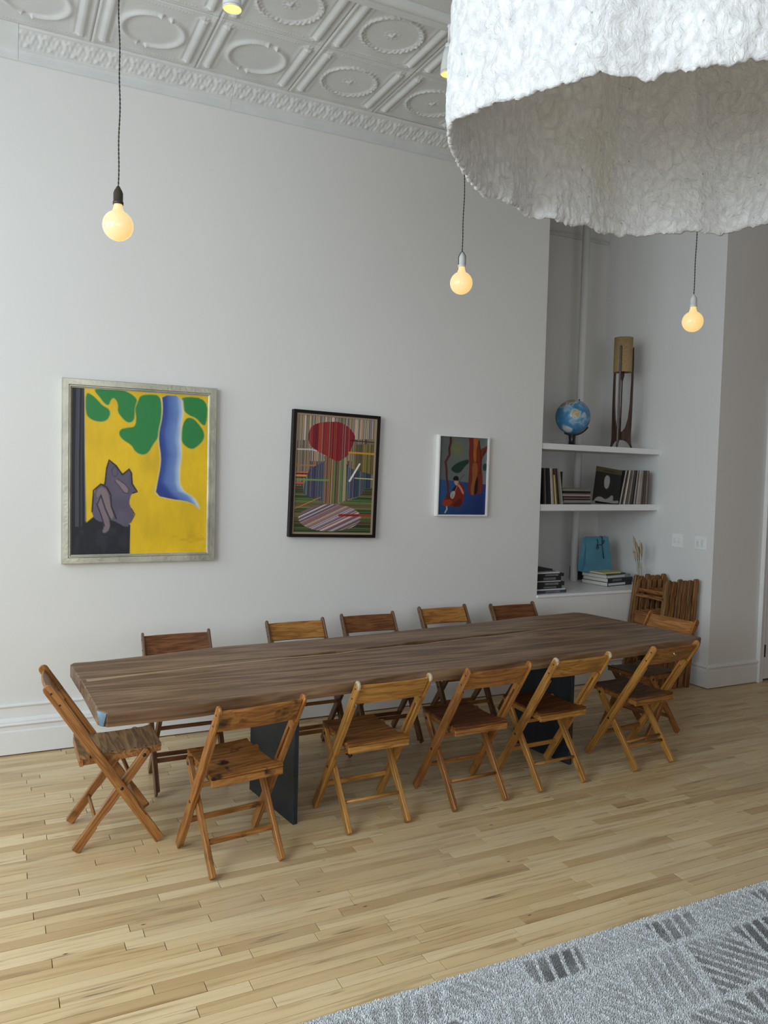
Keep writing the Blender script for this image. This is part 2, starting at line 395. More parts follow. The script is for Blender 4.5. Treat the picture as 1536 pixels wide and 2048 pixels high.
# thin board joint on the right side baseboard
# ------------------------------------------------------------------ ceiling, pressed tin
ceiling = st(box('ceiling', (X0-0.15, YF-0.15, ZC+0.012), (X1+0.25, YB+0.1, ZC+0.14), M_plaster))
T = 0.6096; TX0 = 0.490; TY = 0.143
def sstep(a, b, x):
    t = np.clip((x-a)/(b-a), 0, 1); return t*t*(3-2*t)
def gauss(x, c, w): return np.exp(-((x-c)/w)**2)
def tile_h(u, v, wreath):
    X = u*T; Y = v*T
    a = np.minimum(X, T-X); bb = np.minimum(Y, T-Y)
    h = np.zeros_like(u)
    inb = sstep(0.055, 0.065, bb)
    prof = 0.006*gauss(a, 0.012, 0.006)+0.004*gauss(a, 0.026, 0.004)
    ridge = np.clip(1-np.abs(a-0.062)/0.032, 0, 1)*0.020
    ridge = np.minimum(ridge, 0.015)
    beads = 0.004*gauss(a, 0.103, 0.004)+0.003*gauss(a, 0.114, 0.003)
    h += prof+inb*(ridge+beads)
    # ornaments at bar ends
    for cy in (0.052, T-0.052):
        d = np.hypot((a-0.068)/1.15, (Y-cy))
        ang = np.arctan2(Y-cy, a-0.068)
        h += 0.011*np.clip(1-d/0.03, 0, 1)**0.7*(0.7+0.3*np.cos(5*ang))
    # small dotted frieze between the bars at both ends
    for cy in (0.036, T-0.036):
        h += 0.003*gauss(Y, cy, 0.006)*(0.5+0.5*np.cos(2*PI*X/0.018))*(a > 0.13)
    cx = cy = T/2
    d = np.hypot(X-cx, Y-cy); th = np.arctan2(Y-cy, X-cx)
    if wreath:
        jj = 0.5*np.cos(31*th)+0.35*np.cos(47*th+2)+0.3*np.cos(19*th+4)
        r0 = 0.176+0.0035*jj
        w = 0.0125*(1+0.18*np.cos(37*th+1))
        h += gauss(d, r0, w)*(0.010+0.003*jj*np.cos((d-r0)*300)+0.003*np.cos(31*th+(d-r0)*380))
        h += 0.003*gauss(d, 0.158, 0.004)
        h += 0.012*np.clip(1-d/(0.032*(0.7+0.3*np.cos(5*th))), 0, 1)**0.8
        h += 0.003*gauss(d, 0.04, 0.006)*(0.5+0.5*np.cos(10*th))
    else:
        g = np.abs(np.sin(th+0.25))     # gaps near two opposite points
        arc = sstep(0.10, 0.16, np.abs(np.cos(th+0.25)))
        w = 0.012+0.012*arc*np.abs(np.cos(th+0.25))
        h += gauss(d, 0.172, w*0.9)*0.015*arc*(0.93+0.07*np.cos(60*th))
        for s in (1, -1):
            for e in (0.16, -0.16):
                t0 = -0.25+s*PI/2+e
                h += 0.013*gauss(np.hypot(X-cx-0.176*np.cos(t0), Y-cy-0.176*np.sin(t0)), 0, 0.011)
    h *= sstep(0.0, 0.004, np.minimum(a, bb))
    return h
NT = 104
tmesh = {}
def ceiling_tile(ix, iy, wreath, drop):
    gap = 0.0008
    if wreath not in tmesh:
        o = grid_obj('ceiling_tile', lambda u, v: (gap+u*(T-2*gap), -(gap+v*(T-2*gap)), -tile_h(u, v, wreath)), NT, NT, M_tin, ceiling)
        # turned-up rim so that the panel has thickness
        bm = bmesh.new(); bm.from_mesh(o.data)
        be = [e for e in bm.edges if e.is_boundary]
        ex = bmesh.ops.extrude_edge_only(bm, edges=be)
        for v in ex['geom']:
            if isinstance(v, bmesh.types.BMVert): v.co.z = 0.011
        bmesh.ops.reverse_faces(bm, faces=[f for f in bm.faces if f.normal.z > 0.5])
        bm.to_mesh(o.data); bm.free()
        tmesh[wreath] = o.data
    else:
        o = bpy.data.objects.new('ceiling_tile', tmesh[wreath]); COL.objects.link(o); o.parent = ceiling
    o.location = (TX0+ix*T, -TY-iy*T, ZC-drop)
rt = random.Random(5)
for ix in range(-5, 7):
    for iy in range(2):
        if TX0+ix*T < X0-0.3: continue
        ceiling_tile(ix, iy, not (iy == 0 and ix <= 1), rt.uniform(-0.001, 0.0035))
# cornice of embossed sections
cornice = st(bpy.data.objects.new('trim_1', None)); COL.objects.link(cornice)
def cornice_sec(xa, xb, fine):
    L = xb-xa; nx = int(L/(0.0055 if fine else 0.05)); nv = 56 if fine else 14
    prof = [(0.003, 4.106), (0.004, 4.150), (0.009, 4.156), (0.010, 4.162), (0.018, 4.170), (0.040, 4.190), (0.072, 4.214), (0.104, 4.233), (0.126, 4.241), (0.131, 4.248), (0.143, 4.251)]
    P = np.array(prof); s = np.concatenate([[0], np.cumsum(np.hypot(*np.diff(P, axis=0).T))]); s /= s[-1]
    def F(u, v):
        d = np.interp(v, s, P[:, 0]); z = np.interp(v, s, P[:, 1])
        X = xa+0.0006+u*(L-0.0012); t = np.clip((v-0.33)/(0.86-0.33), 0, 1); on = (t > 0)*(t < 1)
        p = 0.128
        ph = 2*PI*X/p
        # rising acanthus leaves with curled tips, alternating with small buds
        lean = 0.9*np.sin(PI*t)
        leaf = np.maximum(0, np.cos(ph+lean))**1.3*np.sin(PI*np.clip(t*1.05, 0, 1))**0.6
        veins = 0.35*np.cos(4*ph+7*t)*np.maximum(0, np.cos(ph+lean))
        curl = np.exp(-(((np.mod(X/p+0.18, 1)-0.5)*p/0.018)**2+((t-0.35)/0.16)**2))
        bud = np.exp(-(((np.mod(X/p+0.68, 1)-0.5)*p/0.014)**2+((t-0.72)/0.13)**2))
        ring = np.exp(-((np.hypot((np.mod(X/p+0.5, 1)-0.5)*p, (t-0.42)*0.10)-0.034)/0.006)**2)
        sc = np.sin(ph*2+5*t)*np.sin(ph-3*t)+0.6*np.sin(3*ph+9*t)*np.cos(ph+2)+0.4*np.sin(5*ph-11*t)
        tips = np.exp(-(((np.mod(2*X/p+0.1*np.sin(9*t), 1)-0.5)*p/2/0.011)**2+((t-0.22)/0.10)**2))
        fan = np.maximum(0, np.cos((np.mod(X/p+0.5, 1)-0.5)*2*PI*(1.6-t)*2.2))*np.exp(-((t-0.62)/0.22)**2)
        h = on*(0.0035*leaf*(1+veins)+0.004*curl+0.004*bud+0.0025*ring+0.0022*sc+0.005*tips+0.0045*fan)*sstep(0, 0.08, t)*sstep(0, 0.08, 1-t)
        h += 0.003*np.exp(-((v-0.90)/0.015)**2)+0.002*np.exp(-((v-0.30)/0.012)**2)
        return X, -(d+h*0.62), z-h*0.46
    grid_obj('cornice_section', F, nx, nv, M_tin, cornice)
cornice_sec(X0, -1.15, False); cornice_sec(-1.15, 0.107, False); cornice_sec(0.107, 1.366, True); cornice_sec(1.366, 2.56, True); cornice_sec(2.56, 3.98, True)
bm = bmesh.new(); prism(bm, [(0, 4.10), (-0.002, 4.10), (-0.143, ZC+0.012), (0, ZC+0.012)], 'x', X0, XN)
for v in bm.verts: v.co.y += 0.0
bm.free()
# dropped beam with moulded edge, plain textured soffit beyond it
bm = bmesh.new()
yb = -TY-2*T
prism(bm, [(yb+0.002, ZC+0.012), (yb+0.002, 4.172), (yb-0.052, 4.170), (yb-0.056, 4.178), (yb-0.062, 4.166), (yb-0.085, 4.160), (yb-0.100, 4.162),
           (yb-0.122, 4.172), (yb-0.126, 4.186), (yb-0.136, 4.186), (yb-0.136, ZC+0.012)], 'x', X0, X1)
st(bm_obj('trim_2', bm, M_tin))
bm = bmesh.new(); bx(bm, (X0, yb-0.90, 4.182), (X1, yb-0.136, ZC+0.012)); st(bm_obj('trim_3', bm, M_plaster))

# ------------------------------------------------------------------ niche: ledge, shelves, pipe, old picture rail
st(box('trim_4', (XN, -0.012, 0.768), (XS, YB, 0.790), M_shelf, bev=0.002))
def shelf(z0, z1, label):
    bm = bmesh.new()
    prism(bm, [(XN+0.001, 0.012), (XS-0.001, 0.140), (XS-0.001, 0.56), (XN+0.001, 0.44)], 'z', z0, z1, bev=0.002)
    o = bm_obj('wall_shelf', bm, M_shelf); tag(o, label, 'shelf', 'white floating shelves across the wall recess'); return o
shelf(1.992, 2.041, 'thick white shelf in the wall recess, the upper one under the globe and wooden lamp')
shelf(1.484, 1.538, 'thick white shelf in the wall recess, the lower one carrying the vinyl records')
bm = bmesh.new()
tube(bm, [(4.872, 0.61, 0.791), (4.872, 0.61, ZC)], 0.036, 24)
pipe = bm_obj('pipe', bm, M_wall, smooth=True); tag(pipe, 'white painted vertical pipe running up the recess behind the shelves', 'pipe')
bm = bmesh.new()
prism(bm, [(YB, 4.060), (YB-0.012, 4.062), (YB-0.014, 4.078), (YB-0.02, 4.082), (YB-0.02, 4.10), (YB, 4.104)], 'x', XN-0.1, XS-0.01)
o = st(bm_obj('trim_5', bm, M_plaster))

# ------------------------------------------------------------------ door at the far right
def casing():
    bm = bmesh.new()
    bx(bm, (6.005, YCOL-0.026, 0.0), (6.080, YCOL-0.0005, 2.55), bev=0.004)
    bx(bm, (6.012, YCOL-0.036, 0.0), (6.030, YCOL-0.02, 2.55), bev=0.003)
    bx(bm, (6.985, YCOL-0.026, 0.0), (7.075, YCOL-0.0005, 2.55), bev=0.004)
    bx(bm, (6.005, YCOL-0.030, 2.55), (7.075, YCOL-0.0005, 2.65), bev=0.004)
    return st(bm_obj('trim_6', bm, M_trim))
casing()
door = st(box('door_1', (6.096, YCOL-0.012, 0.02), (6.965, YCOL+0.03, 2.54), M_trim, bev=0.003))
for z0 in (0.22, 0.93, 1.85):
    box('hinge', (6.079, YCOL-0.024, z0), (6.100, YCOL-0.011, z0+0.11), M_bolt, door, bev=0.002)
bm = bmesh.new(); lathe(bm, [(0, 0), (0.012, 0), (0.012, 0.03), (0.028, 0.04), (0.028, 0.06), (0, 0.07)], seg=16, M=Matrix.Translation((6.90, YCOL-0.012, 1.0)) @ Matrix.Rotation(PI/2, 4, 'X'))
bm_obj('door_knob', bm, M_bolt, door, True)
st(box('trim_7', (6.090, YCOL+0.03, 0.0), (6.975, YCOL+0.25, 2.55), M_gap))

# switch plates on the side wall
def plate(name, yc, zc, w, h, label, kind):
    bm = bmesh.new(); bx(bm, (XS-0.006, yc-w/2, zc-h/2), (XS, yc+w/2, zc+h/2), bev=0.002)
    o = bm_obj(name, bm, M_shelf); tag(o, label, 'light switch')
    n = 2
    for k in range(n):
        y = yc+(k-0.5)*0.046
        if kind == 'toggle':
            box('switch_toggle', (XS-0.016, y-0.005, zc-0.004), (XS-0.006, y+0.005, zc+0.014), M_trim, o, bev=0.001)
            bm = bmesh.new(); bx(bm, (XS-0.0072, y-0.011, zc-0.022), (XS-0.006, y+0.011, zc+0.022)); bm_obj('switch_surround', bm, M_wall, o)
        else:
            box('rocker', (XS-0.0095, y-0.016, zc-0.034), (XS-0.006, y+0.016, zc+0.034), M_trim, o, bev=0.001)
            box('rocker_pad', (XS-0.0125, y-0.010, zc-0.012), (XS-0.009, y+0.010, zc+0.012), M_tin, o, bev=0.001)
plate('light_switch', -0.115, 1.229, 0.118, 0.120, 'white two-toggle wall switch plate nearer the recess', 'toggle')
plate('dimmer_switch', -0.372, 1.231, 0.122, 0.114, 'white double rocker switch plate nearer the wall corner', 'rocker')

# ------------------------------------------------------------------ table: two walnut slabs on steel plates
M_walnut = wood('walnut_slab', (0.080, 0.040, 0.020, 1), (0.165, 0.092, 0.050, 1), (0.290, 0.180, 0.105, 1), 'x', scale=7, stretch=0.085, rough=0.46, bumpv=0.10, spec=0.3)
M_sap = wood('sapwood_edge', (0.20, 0.125, 0.07, 1), (0.33, 0.215, 0.12, 1), (0.44, 0.30, 0.175, 1), 'x', scale=14, stretch=0.08, rough=0.4)
M_live = wood('bark_edge', (0.030, 0.012, 0.006, 1), (0.10, 0.040, 0.018, 1), (0.20, 0.085, 0.035, 1), 'x', scale=12, stretch=0.1, rough=0.5, bumpv=0.5)
M_glint = plain('corner_glint_blue', (0.15, 0.235, 0.31, 1), 0.45, nscale=90, nstr=0.5, var=0.8)
TZ0, TZ1 = 0.692, 0.755
table = empty('dining_table', (2.2, -1.25, 0))
tag(table, 'long walnut live-edge dining table on dark steel plates, ringed by folding chairs', 'table')
TI = Matrix.Translation((-2.2, 1.25, 0))
def seam(x): return -1.281+0.0885*(x-0.36)
def sn(x): return seam(x)-0.003-0.002*math.sin(x*5)
def gapw(x):
    if x < 1.35 or x > 3.35: return 0.001
    t = (x-1.35)/2.0
    return 0.001+0.066*min(1, t/0.18)*min(1, (1-t)/0.35)*(0.8+0.3*math.sin(x*9)+0.15*math.sin(x*23))
xs = [0.37+i*(4.05-0.37)/60 for i in range(61)]
def near_edge(x):
    return float(np.interp(x, [0.405, 0.78, 1.2, 1.82, 2.3, 2.78, 3.2, 3.58, 4.07], [-1.858, -1.857, -1.800, -1.735, -1.722, -1.702, -1.675, -1.648, -1.610]))+0.004*math.sin(x*7)
def far_edge(x):
    return float(np.interp(x, [0.345, 0.74, 1.14, 1.43, 1.68, 2.31, 2.75, 3.16, 3.54, 3.86], [-0.945, -0.893, -0.822, -0.818, -0.826, -0.770, -0.715, -0.663, -0.611, -0.585]))+0.003*math.sin(x*8)
def slab(name, top, bot_shift, mat):
    """top outline, with the underside outline pulled in by the live edge"""
    bm = bmesh.new(); n = len(top)
    c = 0.004
    def ring(z, f): return [bm.verts.new((f(p)[0]-2.2, f(p)[1]+1.25, z)) for p in top]
    cen = (sum(p[0] for p in top)/n, sum(p[1] for p in top)/n)
    def inn(p, d):
        return (p[0]-math.copysign(min(d, 1), p[0]-cen[0])*(1 if p[2] == 'e' else 0), p[1]-math.copysign(d, p[1]-cen[1])*(0 if p[2] == 'e' else 1))
    A = ring(TZ1, lambda p: inn(p, c)); B = ring(TZ1-c, lambda p: p[:2]); C_ = ring((TZ0+TZ1)/2-0.006, lambda p: inn(p, -0.002 if p[2] == 'l' else 0)); D = ring(TZ0, lambda p: inn(p, bot_shift if p[2] == 'l' else 0))
    fs = []
    for a, b_ in ((A, B), (B, C_), (C_, D)):
        for i in range(n): fs.append(bm.faces.new((a[i], b_[i], b_[(i+1) % n], a[(i+1) % n])))
    fs.append(bm.faces.new(A)); fs.append(bm.faces.new(D[::-1]))
    bmesh.ops.recalc_face_normals(bm, faces=fs)
    return bm_obj(name, bm, mat, table)
xa = [x for x in xs if x > 0.42]
near = [(x, near_edge(x), 'l') for x in xa if x < 4.03]+[(4.075, -1.598, 'l'), (4.066, -1.56, 'e'), (4.005, seam(4.0)-0.003, 'e')]
near += [(x, sn(x)-gapw(x)*0.5, 's') for x in reversed(xa) if x < 3.99]+[(0.352, seam(0.35)-0.004, 'e'), (0.372, -1.795, 'e'), (0.405, -1.856, 'l')]
slab('table_plank', near, 0.016, M_walnut)
far = [(0.350, seam(0.35)+0.0005, 'e')]+[(x, sn(x)+0.002+gapw(x)*0.5, 's') for x in xa if x < 3.98]+[(4.002, seam(4.0)+0.001, 'e'), (3.945, -0.655, 'e'), (3.905, -0.598, 'l'), (3.865, -0.585, 'l')]
far += [(x, far_edge(x), 'l') for x in reversed(xa) if x < 3.84]+[(0.352, -0.938, 'l'), (0.331, -0.962, 'e')]
slab('table_plank', far, 0.016, M_walnut)
# sapwood lip and dark bark filling along the open seam
bm = bmesh.new()
xx = [0.375+i*0.0364 for i in range(100)]
for i in range(len(xx)-1):
    a, b_ = xx[i], xx[i+1]
    if b_ > 3.97: break
    w = lambda x: 0.013+0.026*math.exp(-((x-0.35)/0.28)**2)+0.012*math.exp(-((x-0.9)/0.5)**2)+0.004*math.sin(x*11)**2
    q = [(a-2.2, sn(a)-gapw(a)*0.5-w(a)+1.25, TZ1+0.0004), (b_-2.2, sn(b_)-gapw(b_)*0.5-w(b_)+1.25, TZ1+0.0004), (b_-2.2, sn(b_)-gapw(b_)*0.5+1.25, TZ1+0.0002), (a-2.2, sn(a)-gapw(a)*0.5+1.25, TZ1+0.0002)]
    bm.faces.new([bm.verts.new(p) for p in q])
bm_obj('sapwood_stripe', bm, M_sap, table)
bm = bmesh.new()
for i in range(60):
    a, b_ = 1.36+i*0.033, 1.36+(i+1)*0.033
    z = TZ1-0.030+0.008*math.sin(i*1.7)
    bx(bm, (a-2.2, seam(a)-0.045+1.25, TZ0+0.006), (b_-2.2, seam(a)+0.045+1.25, z), bev=0.003)
bm_obj('bark_filling', bm, M_live, table)
# chamfered corner, the window light it reflects painted on in pale blue
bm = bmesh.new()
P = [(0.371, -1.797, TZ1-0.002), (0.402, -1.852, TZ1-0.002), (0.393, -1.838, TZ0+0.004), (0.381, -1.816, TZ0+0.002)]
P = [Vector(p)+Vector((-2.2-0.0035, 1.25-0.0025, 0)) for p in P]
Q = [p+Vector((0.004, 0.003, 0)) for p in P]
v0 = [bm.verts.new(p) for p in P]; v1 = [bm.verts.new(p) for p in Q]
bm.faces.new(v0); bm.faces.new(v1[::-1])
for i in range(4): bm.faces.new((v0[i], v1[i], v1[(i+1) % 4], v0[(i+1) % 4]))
bmesh.ops.recalc_face_normals(bm, faces=list(bm.faces)); bm_obj('corner_facet', bm, M_glint, table)['label'] = 'chamfered table corner with its window reflection painted pale blue'
def steel(xc0, y0, xc1, y1):
    bm = bmesh.new(); d = Vector((xc1-xc0, y1-y0, 0)); L = d.length; a = math.atan2(d.y, d.x)
    M = TI @ Matrix.Translation((xc0, y0, 0)) @ Matrix.Rotation(a, 4, 'Z')
    bx(bm, (0, -0.013, 0), (L, 0.013, TZ0-0.008), M, 0.002)
    bx(bm, (-0.02, -0.10, TZ0-0.008), (L+0.02, 0.10, TZ0), M, 0.001)
    return bm_obj('steel_leg', bm, M_steel, table)
steel(1.333, -1.566, 1.262, -1.055); steel(3.160, -1.455, 3.095, -0.965)

# ------------------------------------------------------------------ wooden folding chairs
def chair_set(key, dark, mid, light, seatd=None, slatd=None, wear=None, spots=None, seat_axis='x'):
    s = seatd or (dark, mid, light); b_ = slatd or (dark, mid, light)
    return dict(post=wood(key+'_post_wood', dark, mid, light, 'z', 30, 0.06, 0.33, wear, tuple(x*0.62 for x in mid[:3])+(1,)), slat=wood(key+'_slat_wood', *b_, 'x', 26, 0.10, 0.36, None, spots),
                seat=wood(key+'_seat_wood', *s, seat_axis, 24, 0.09, 0.5, None, spots, spec=0.18))
HON = [(0.17, 0.070, 0.014, 1), (0.36, 0.165, 0.035, 1), (0.52, 0.265, 0.065, 1)]
ORG = [(0.12, 0.042, 0.010, 1), (0.27, 0.105, 0.024, 1), (0.40, 0.180, 0.048, 1)]
RED = [(0.060, 0.020, 0.008, 1), (0.135, 0.046, 0.015, 1), (0.22, 0.085, 0.028, 1)]
BRN = [(0.058, 0.026, 0.011, 1), (0.130, 0.060, 0.024, 1), (0.21, 0.105, 0.045, 1)]
GRY = [(0.070, 0.032, 0.012, 1), (0.23, 0.120, 0.045, 1), (0.36, 0.21, 0.085, 1)]
PALE = (0.46, 0.38, 0.27, 1)
K = {  # several seats take a darker wood, their shade put into the colour
 'tawny': chair_set('tawny', *ORG, seatd=GRY, seat_axis='x'),
 'amber': chair_set('amber', *ORG, spots=(0.030, 0.012, 0.006, 1)),
 'honey': chair_set('honey', *HON, seatd=ORG, wear=(PALE, 0.812)),
 'russet': chair_set('russet', *ORG, seatd=RED),
 'golden': chair_set('golden', *HON, seatd=RED, wear=(PALE, 0.820)),
 'umber': chair_set('umber', *HON, seatd=BRN, slatd=ORG),
 'brown': chair_set('brown', *BRN, seatd=BRN, slatd=RED),
 'pine': chair_set('pine', *BRN, slatd=[(0.15, 0.058, 0.012, 1), (0.32, 0.135, 0.030, 1), (0.46, 0.215, 0.055, 1)], seatd=BRN),
 'cherry': chair_set('cherry', *BRN, slatd=RED, seatd=RED),
 'oak': chair_set('oak', *ORG, slatd=ORG, seatd=BRN),
}
PF, PTOP, PZ = 0.195, -0.305, 0.782            # post foot y, post top y, height
LF, LH, LHZ = -0.190, 0.130, 0.432             # leg foot y, hinge y, hinge z
def bar_poly(y0, z0, y1, z1, w, notch=None, round_top=True, wtop=None):
    """outline in the (y,z) plane of a bar of width w whose square foot corner touches z = 0"""
    d = Vector((y1-y0, z1-z0)); L = d.length; d.normalize(); n = Vector((-d.y, d.x))
    wt = wtop or w
    pts = [(0, -w/2+0.004), (0.004, -w/2)]
    if notch:
        s0, dep, s1 = notch; pts += [(s0, -w/2), (s0+0.004, -w/2+dep), (s1, -w/2+dep), (s1+0.03, -w/2)]
    if round_top:
        pts += [(L-wt/2*0.9, -wt/2)]+[(L-wt/2*0.9+math.sin(a)*wt/2*0.9, -math.cos(a)*wt/2) for a in (0.5, 1.0, 1.57, 2.1, 2.6)]+[(L-wt/2*0.9, wt/2)]
    else:
        pts += [(L-0.004, -wt/2), (L, -wt/2+0.004), (L, wt/2-0.004), (L-0.004, wt/2)]
    pts += [(0.004, w/2), (0, w/2-0.004)]
    P = [(y0+d.x*s+n.x*t, z0+d.y*s+n.y*t) for s, t in pts]
    mz = min(p[1] for p in P); k = -mz/d.y if z0 < 0.05 else 0
    return [(p[0]+d.x*k, p[1]+d.y*k) for p in P]
def post_at(z): return PF+(PTOP-PF)*z/PZ
def leg_at(z): return LF+(LH-LF)*z/LHZ
def along(o, ang):
    """turn the object's own z axis along the sloping bar, so that the grain follows it"""
    o.data.transform(Matrix.Rotation(-ang, 4, 'X')); o.rotation_euler = (ang, 0, 0)
def make_chair(label, mats, loc, rz, group, rear='flat', slot=True, extra=None, width=0.40, stray=0):
    t = empty('folding_chair', loc, rz); tag(t, label, 'chair', group)
    wo = width/2
    d = Vector((PTOP-PF, PZ)).normalized(); nrm = Vector((-d.y, d.x))
    for s in (-1, 1):
        bm = bmesh.new()
        a, b_ = s*wo, s*(wo-0.012)
        pol = bar_poly(PF, 0, PTOP, PZ, 0.044, notch=(0.14, 0.006, 0.20))
        prism(bm, pol, 'x', min(a, b_), max(a, b_), bev=0.0022)
        # inner layer with the sliding slot cut between two strips
        def seg(s0, s1, t0, t1):
            P = [(s0, t0), (s1, t0), (s1, t1), (s0, t1)]
            PP = [(PF+d.x*q+nrm.x*w, d.y*q+nrm.y*w) for q, w in P]
            i0, i1 = s*(wo-0.0115), s*(wo-0.0245)
            b2 = bmesh.new(); prism(b2, PP, 'x', min(i0, i1), max(i0, i1))
            me = bpy.data.meshes.new('tmp'); b2.to_mesh(me); b2.free(); bm.from_mesh(me); bpy.data.meshes.remove(me)
        if slot:
            seg(0.03, 0.52, -0.0215, 0.0215); seg(0.52, 0.74, -0.0215, -0.0065); seg(0.52, 0.74, 0.0065, 0.0215); seg(0.74, 0.79, -0.0215, 0.0215)
        else: seg(0.03, 0.81, -0.0215, 0.0215)
        p = bm_obj('back_post', bm, mats['post'], t); along(p, math.atan2(-d.x, d.y))
        bm = bmesh.new()
        for (y, z, r) in ((post_at(0.282), 0.282, 0.008), (post_at(0.755), 0.755, 0.005), (post_at(0.70), 0.70, 0.005)):
            lathe(bm, [(0, 0.003), (r*0.6, 0.0025), (r, 0), (r, -0.002)], seg=10, M=Matrix.Translation((s*wo, y, z)) @ Matrix.Rotation(s*PI/2, 4, 'Y'))
        o = bm_obj('bolt', bm, M_bolt, p); o.data.transform(Matrix.Rotation(-math.atan2(-d.x, d.y), 4, 'X')); o['kind'] = 'stuff'
        bm = bmesh.new(); a, b_ = s*(wo-0.026), s*(wo-0.047)
        prism(bm, bar_poly(LF, 0, LH, LHZ, 0.040, notch=(0.13, 0.005, 0.19)), 'x', min(a, b_), max(a, b_), bev=0.0022)
        l = bm_obj('leg', bm, mats['post'], t); along(l, math.atan2(-(LH-LF), LHZ))
        bm = bmesh.new(); lathe(bm, [(0, 0.0035), (0.006, 0.003), (0.009, 0), (0.009, -0.002)], seg=10, M=Matrix.Translation((s*(wo-0.026), LH-0.012, LHZ-0.015)) @ Matrix.Rotation(s*PI/2, 4, 'Y'))
        bm_obj('hinge_pin', bm, M_bolt, l).data.transform(Matrix.Rotation(-math.atan2(-(LH-LF), LHZ), 4, 'X'))
    # curved back slat between the posts, lying in their plane
    bm = bmesh.new(); nx = 14; wi = wo-0.016
    rows = []
    for k in range(nx+1):
        x = -wi+2*wi*k/nx; sag = -0.013*(1-(x/wi)**2)
        r = []
        for (q, w) in ((0.799, 0.008), (0.801, 0.010), (0.914, 0.010), (0.918, 0.006), (0.918, -0.002), (0.914, -0.005), (0.801, -0.005), (0.799, -0.003)):
            r.append(bm.verts.new((x, PF+d.x*q-nrm.x*(w*-1)+sag*0.9*-1*-1, d.y*q+nrm.y*w)))
        rows.append(r)
    for k in range(nx):
        for j in range(8): bm.faces.new((rows[k][j], rows[k][(j+1) % 8], rows[k+1][(j+1) % 8], rows[k+1][j]))
    bm.faces.new(rows[0]); bm.faces.new(rows[-1][::-1])
    bmesh.ops.recalc_face_normals(bm, faces=list(bm.faces))
    sl_ = bm_obj('back_slat', bm, mats['slat'], t)
    if extra == 'grommet':
        bm = bmesh.new(); q = 0.872
        c = Vector((0.0, PF+d.x*q-0.0125, d.y*q)); 
        Mx = Matrix.Translation(c+Vector((0, -0.011, 0.001))) @ Matrix.Rotation(PI/2+math.atan2(-d.x, d.y)*-1, 4, 'X')
        lathe(bm, [(0.007, 0.004), (0.010, 0.006), (0.015, 0.004), (0.017, 0.0), (0.017, -0.004)], seg=16, M=Mx)
        bm_obj('grommet', bm, M_brass, sl_, True)
    # seat: saddled board on two side rails
    def seat_w(y):
        return 0.1495 if y > -0.05 else float(np.interp(y, [-0.165, -0.125, -0.118, -0.05], [0.168, 0.170, 0.1495, 0.1495]))
    ys = [0.200, 0.16, 0.10, 0.04, -0.02, -0.08, -0.116, -0.125, -0.15, -0.165]
    bm = bmesh.new(); rows = []
    for y in ys:
        w = seat_w(y); z = 0.452-0.004*math.cos((y-0.02)/0.19*PI/2)*1.6+(0.004 if y > 0.19 else 0)-0.028*(0.2-y)*0.55
        r = [bm.verts.new((-w+2*w*i/8, y, z-0.004*math.cos((i/8-0.5)*PI))) for i in range(9)]
        r2 = [bm.verts.new((-w+2*w*i/8, y, z-0.013)) for i in range(9)]
        rows.append((r, r2))
    for k in range(len(ys)-1):
        (a, a2), (b_, b2) = rows[k], rows[k+1]
        for i in range(8):
            bm.faces.new((a[i], a[i+1], b_[i+1], b_[i])); bm.faces.new((a2[i], b2[i], b2[i+1], a2[i+1]))
        bm.faces.new((a[0], b_[0], b2[0], a2[0])); bm.faces.new((a[8], a2[8], b2[8], b_[8]))
    for i in range(8):
        bm.faces.new((rows[0][0][i], rows[0][1][i], rows[0][1][i+1], rows[0][0][i+1])); bm.faces.new((rows[-1][0][i], rows[-1][0][i+1], rows[-1][1][i+1], rows[-1][1][i]))
    bmesh.ops.recalc_face_normals(bm, faces=list(bm.faces))
    seat = bm_obj('seat', bm, mats['seat'], t)
    for s in (-1, 1):
        bm = bmesh.new(); a, b_ = s*0.130, s*0.149
        prism(bm, [(0.198, 0.445), (0.198, 0.420), (0.10, 0.408), (0.0, 0.402), (-0.163, 0.395), (-0.163, 0.426)], 'x', min(a, b_), max(a, b_), bev=0.0015)
        bm_obj('seat_rail', bm, mats['slat'], t)
    box('seat_rail', (-0.168, -0.167, 0.398), (0.168, -0.150, 0.430), mats['slat'], t, 0.002)
    box('seat_rail', (-0.13, 0.180, 0.420), (0.13, 0.196, 0.442), mats['slat'], t, 0.002)
    if extra == 'tacks':
        bm = bmesh.new()
        for s in (-1, 1):
            for k in range(7):
                y = 0.18-k*0.05; lathe(bm, [(0, 0.0012), (0.0035, 0), (0.0035, -0.002)], seg=6, c=(s*(seat_w(y)-0.011), y, 0.4545-0.028*(0.2-y)*0.55-0.0065*math.cos((y-0.02)/0.19*PI/2)))
        tk = bm_obj('tack', bm, M_bolt, seat); tk['kind'] = 'stuff'
    # rails tying the posts and the legs
    def rail(y, z, w, flat, h=0.024):
        bm = bmesh.new()
        if flat: bx(bm, (-w, y-0.007, z-h/2), (w, y+0.007, z+h/2), bev=0.002)
        else: tube(bm, [(-w, y, z), (w, y, z)], 0.0085, 10)
        return bm_obj('stretcher', bm, mats['slat'], t, not flat)
    rail(post_at(0.165), 0.165, wo-0.0235, True)
    if rear == 'double': rail(leg_at(0.145)-0.006, 0.155, wo-0.045, False); rail(leg_at(0.12)-0.006, 0.127, wo-0.045, False)
    else: rail(leg_at(0.13), 0.13, wo-0.045, rear == 'flat')
    rail(leg_at(0.33), 0.33, wo-0.045, True, 0.020)
    return t
R = math.radians
NEAR = 'folding chairs along the near side of the table'; FAR = 'folding chairs along the wall side of the table'; END = 'folding chairs at the ends of the table'
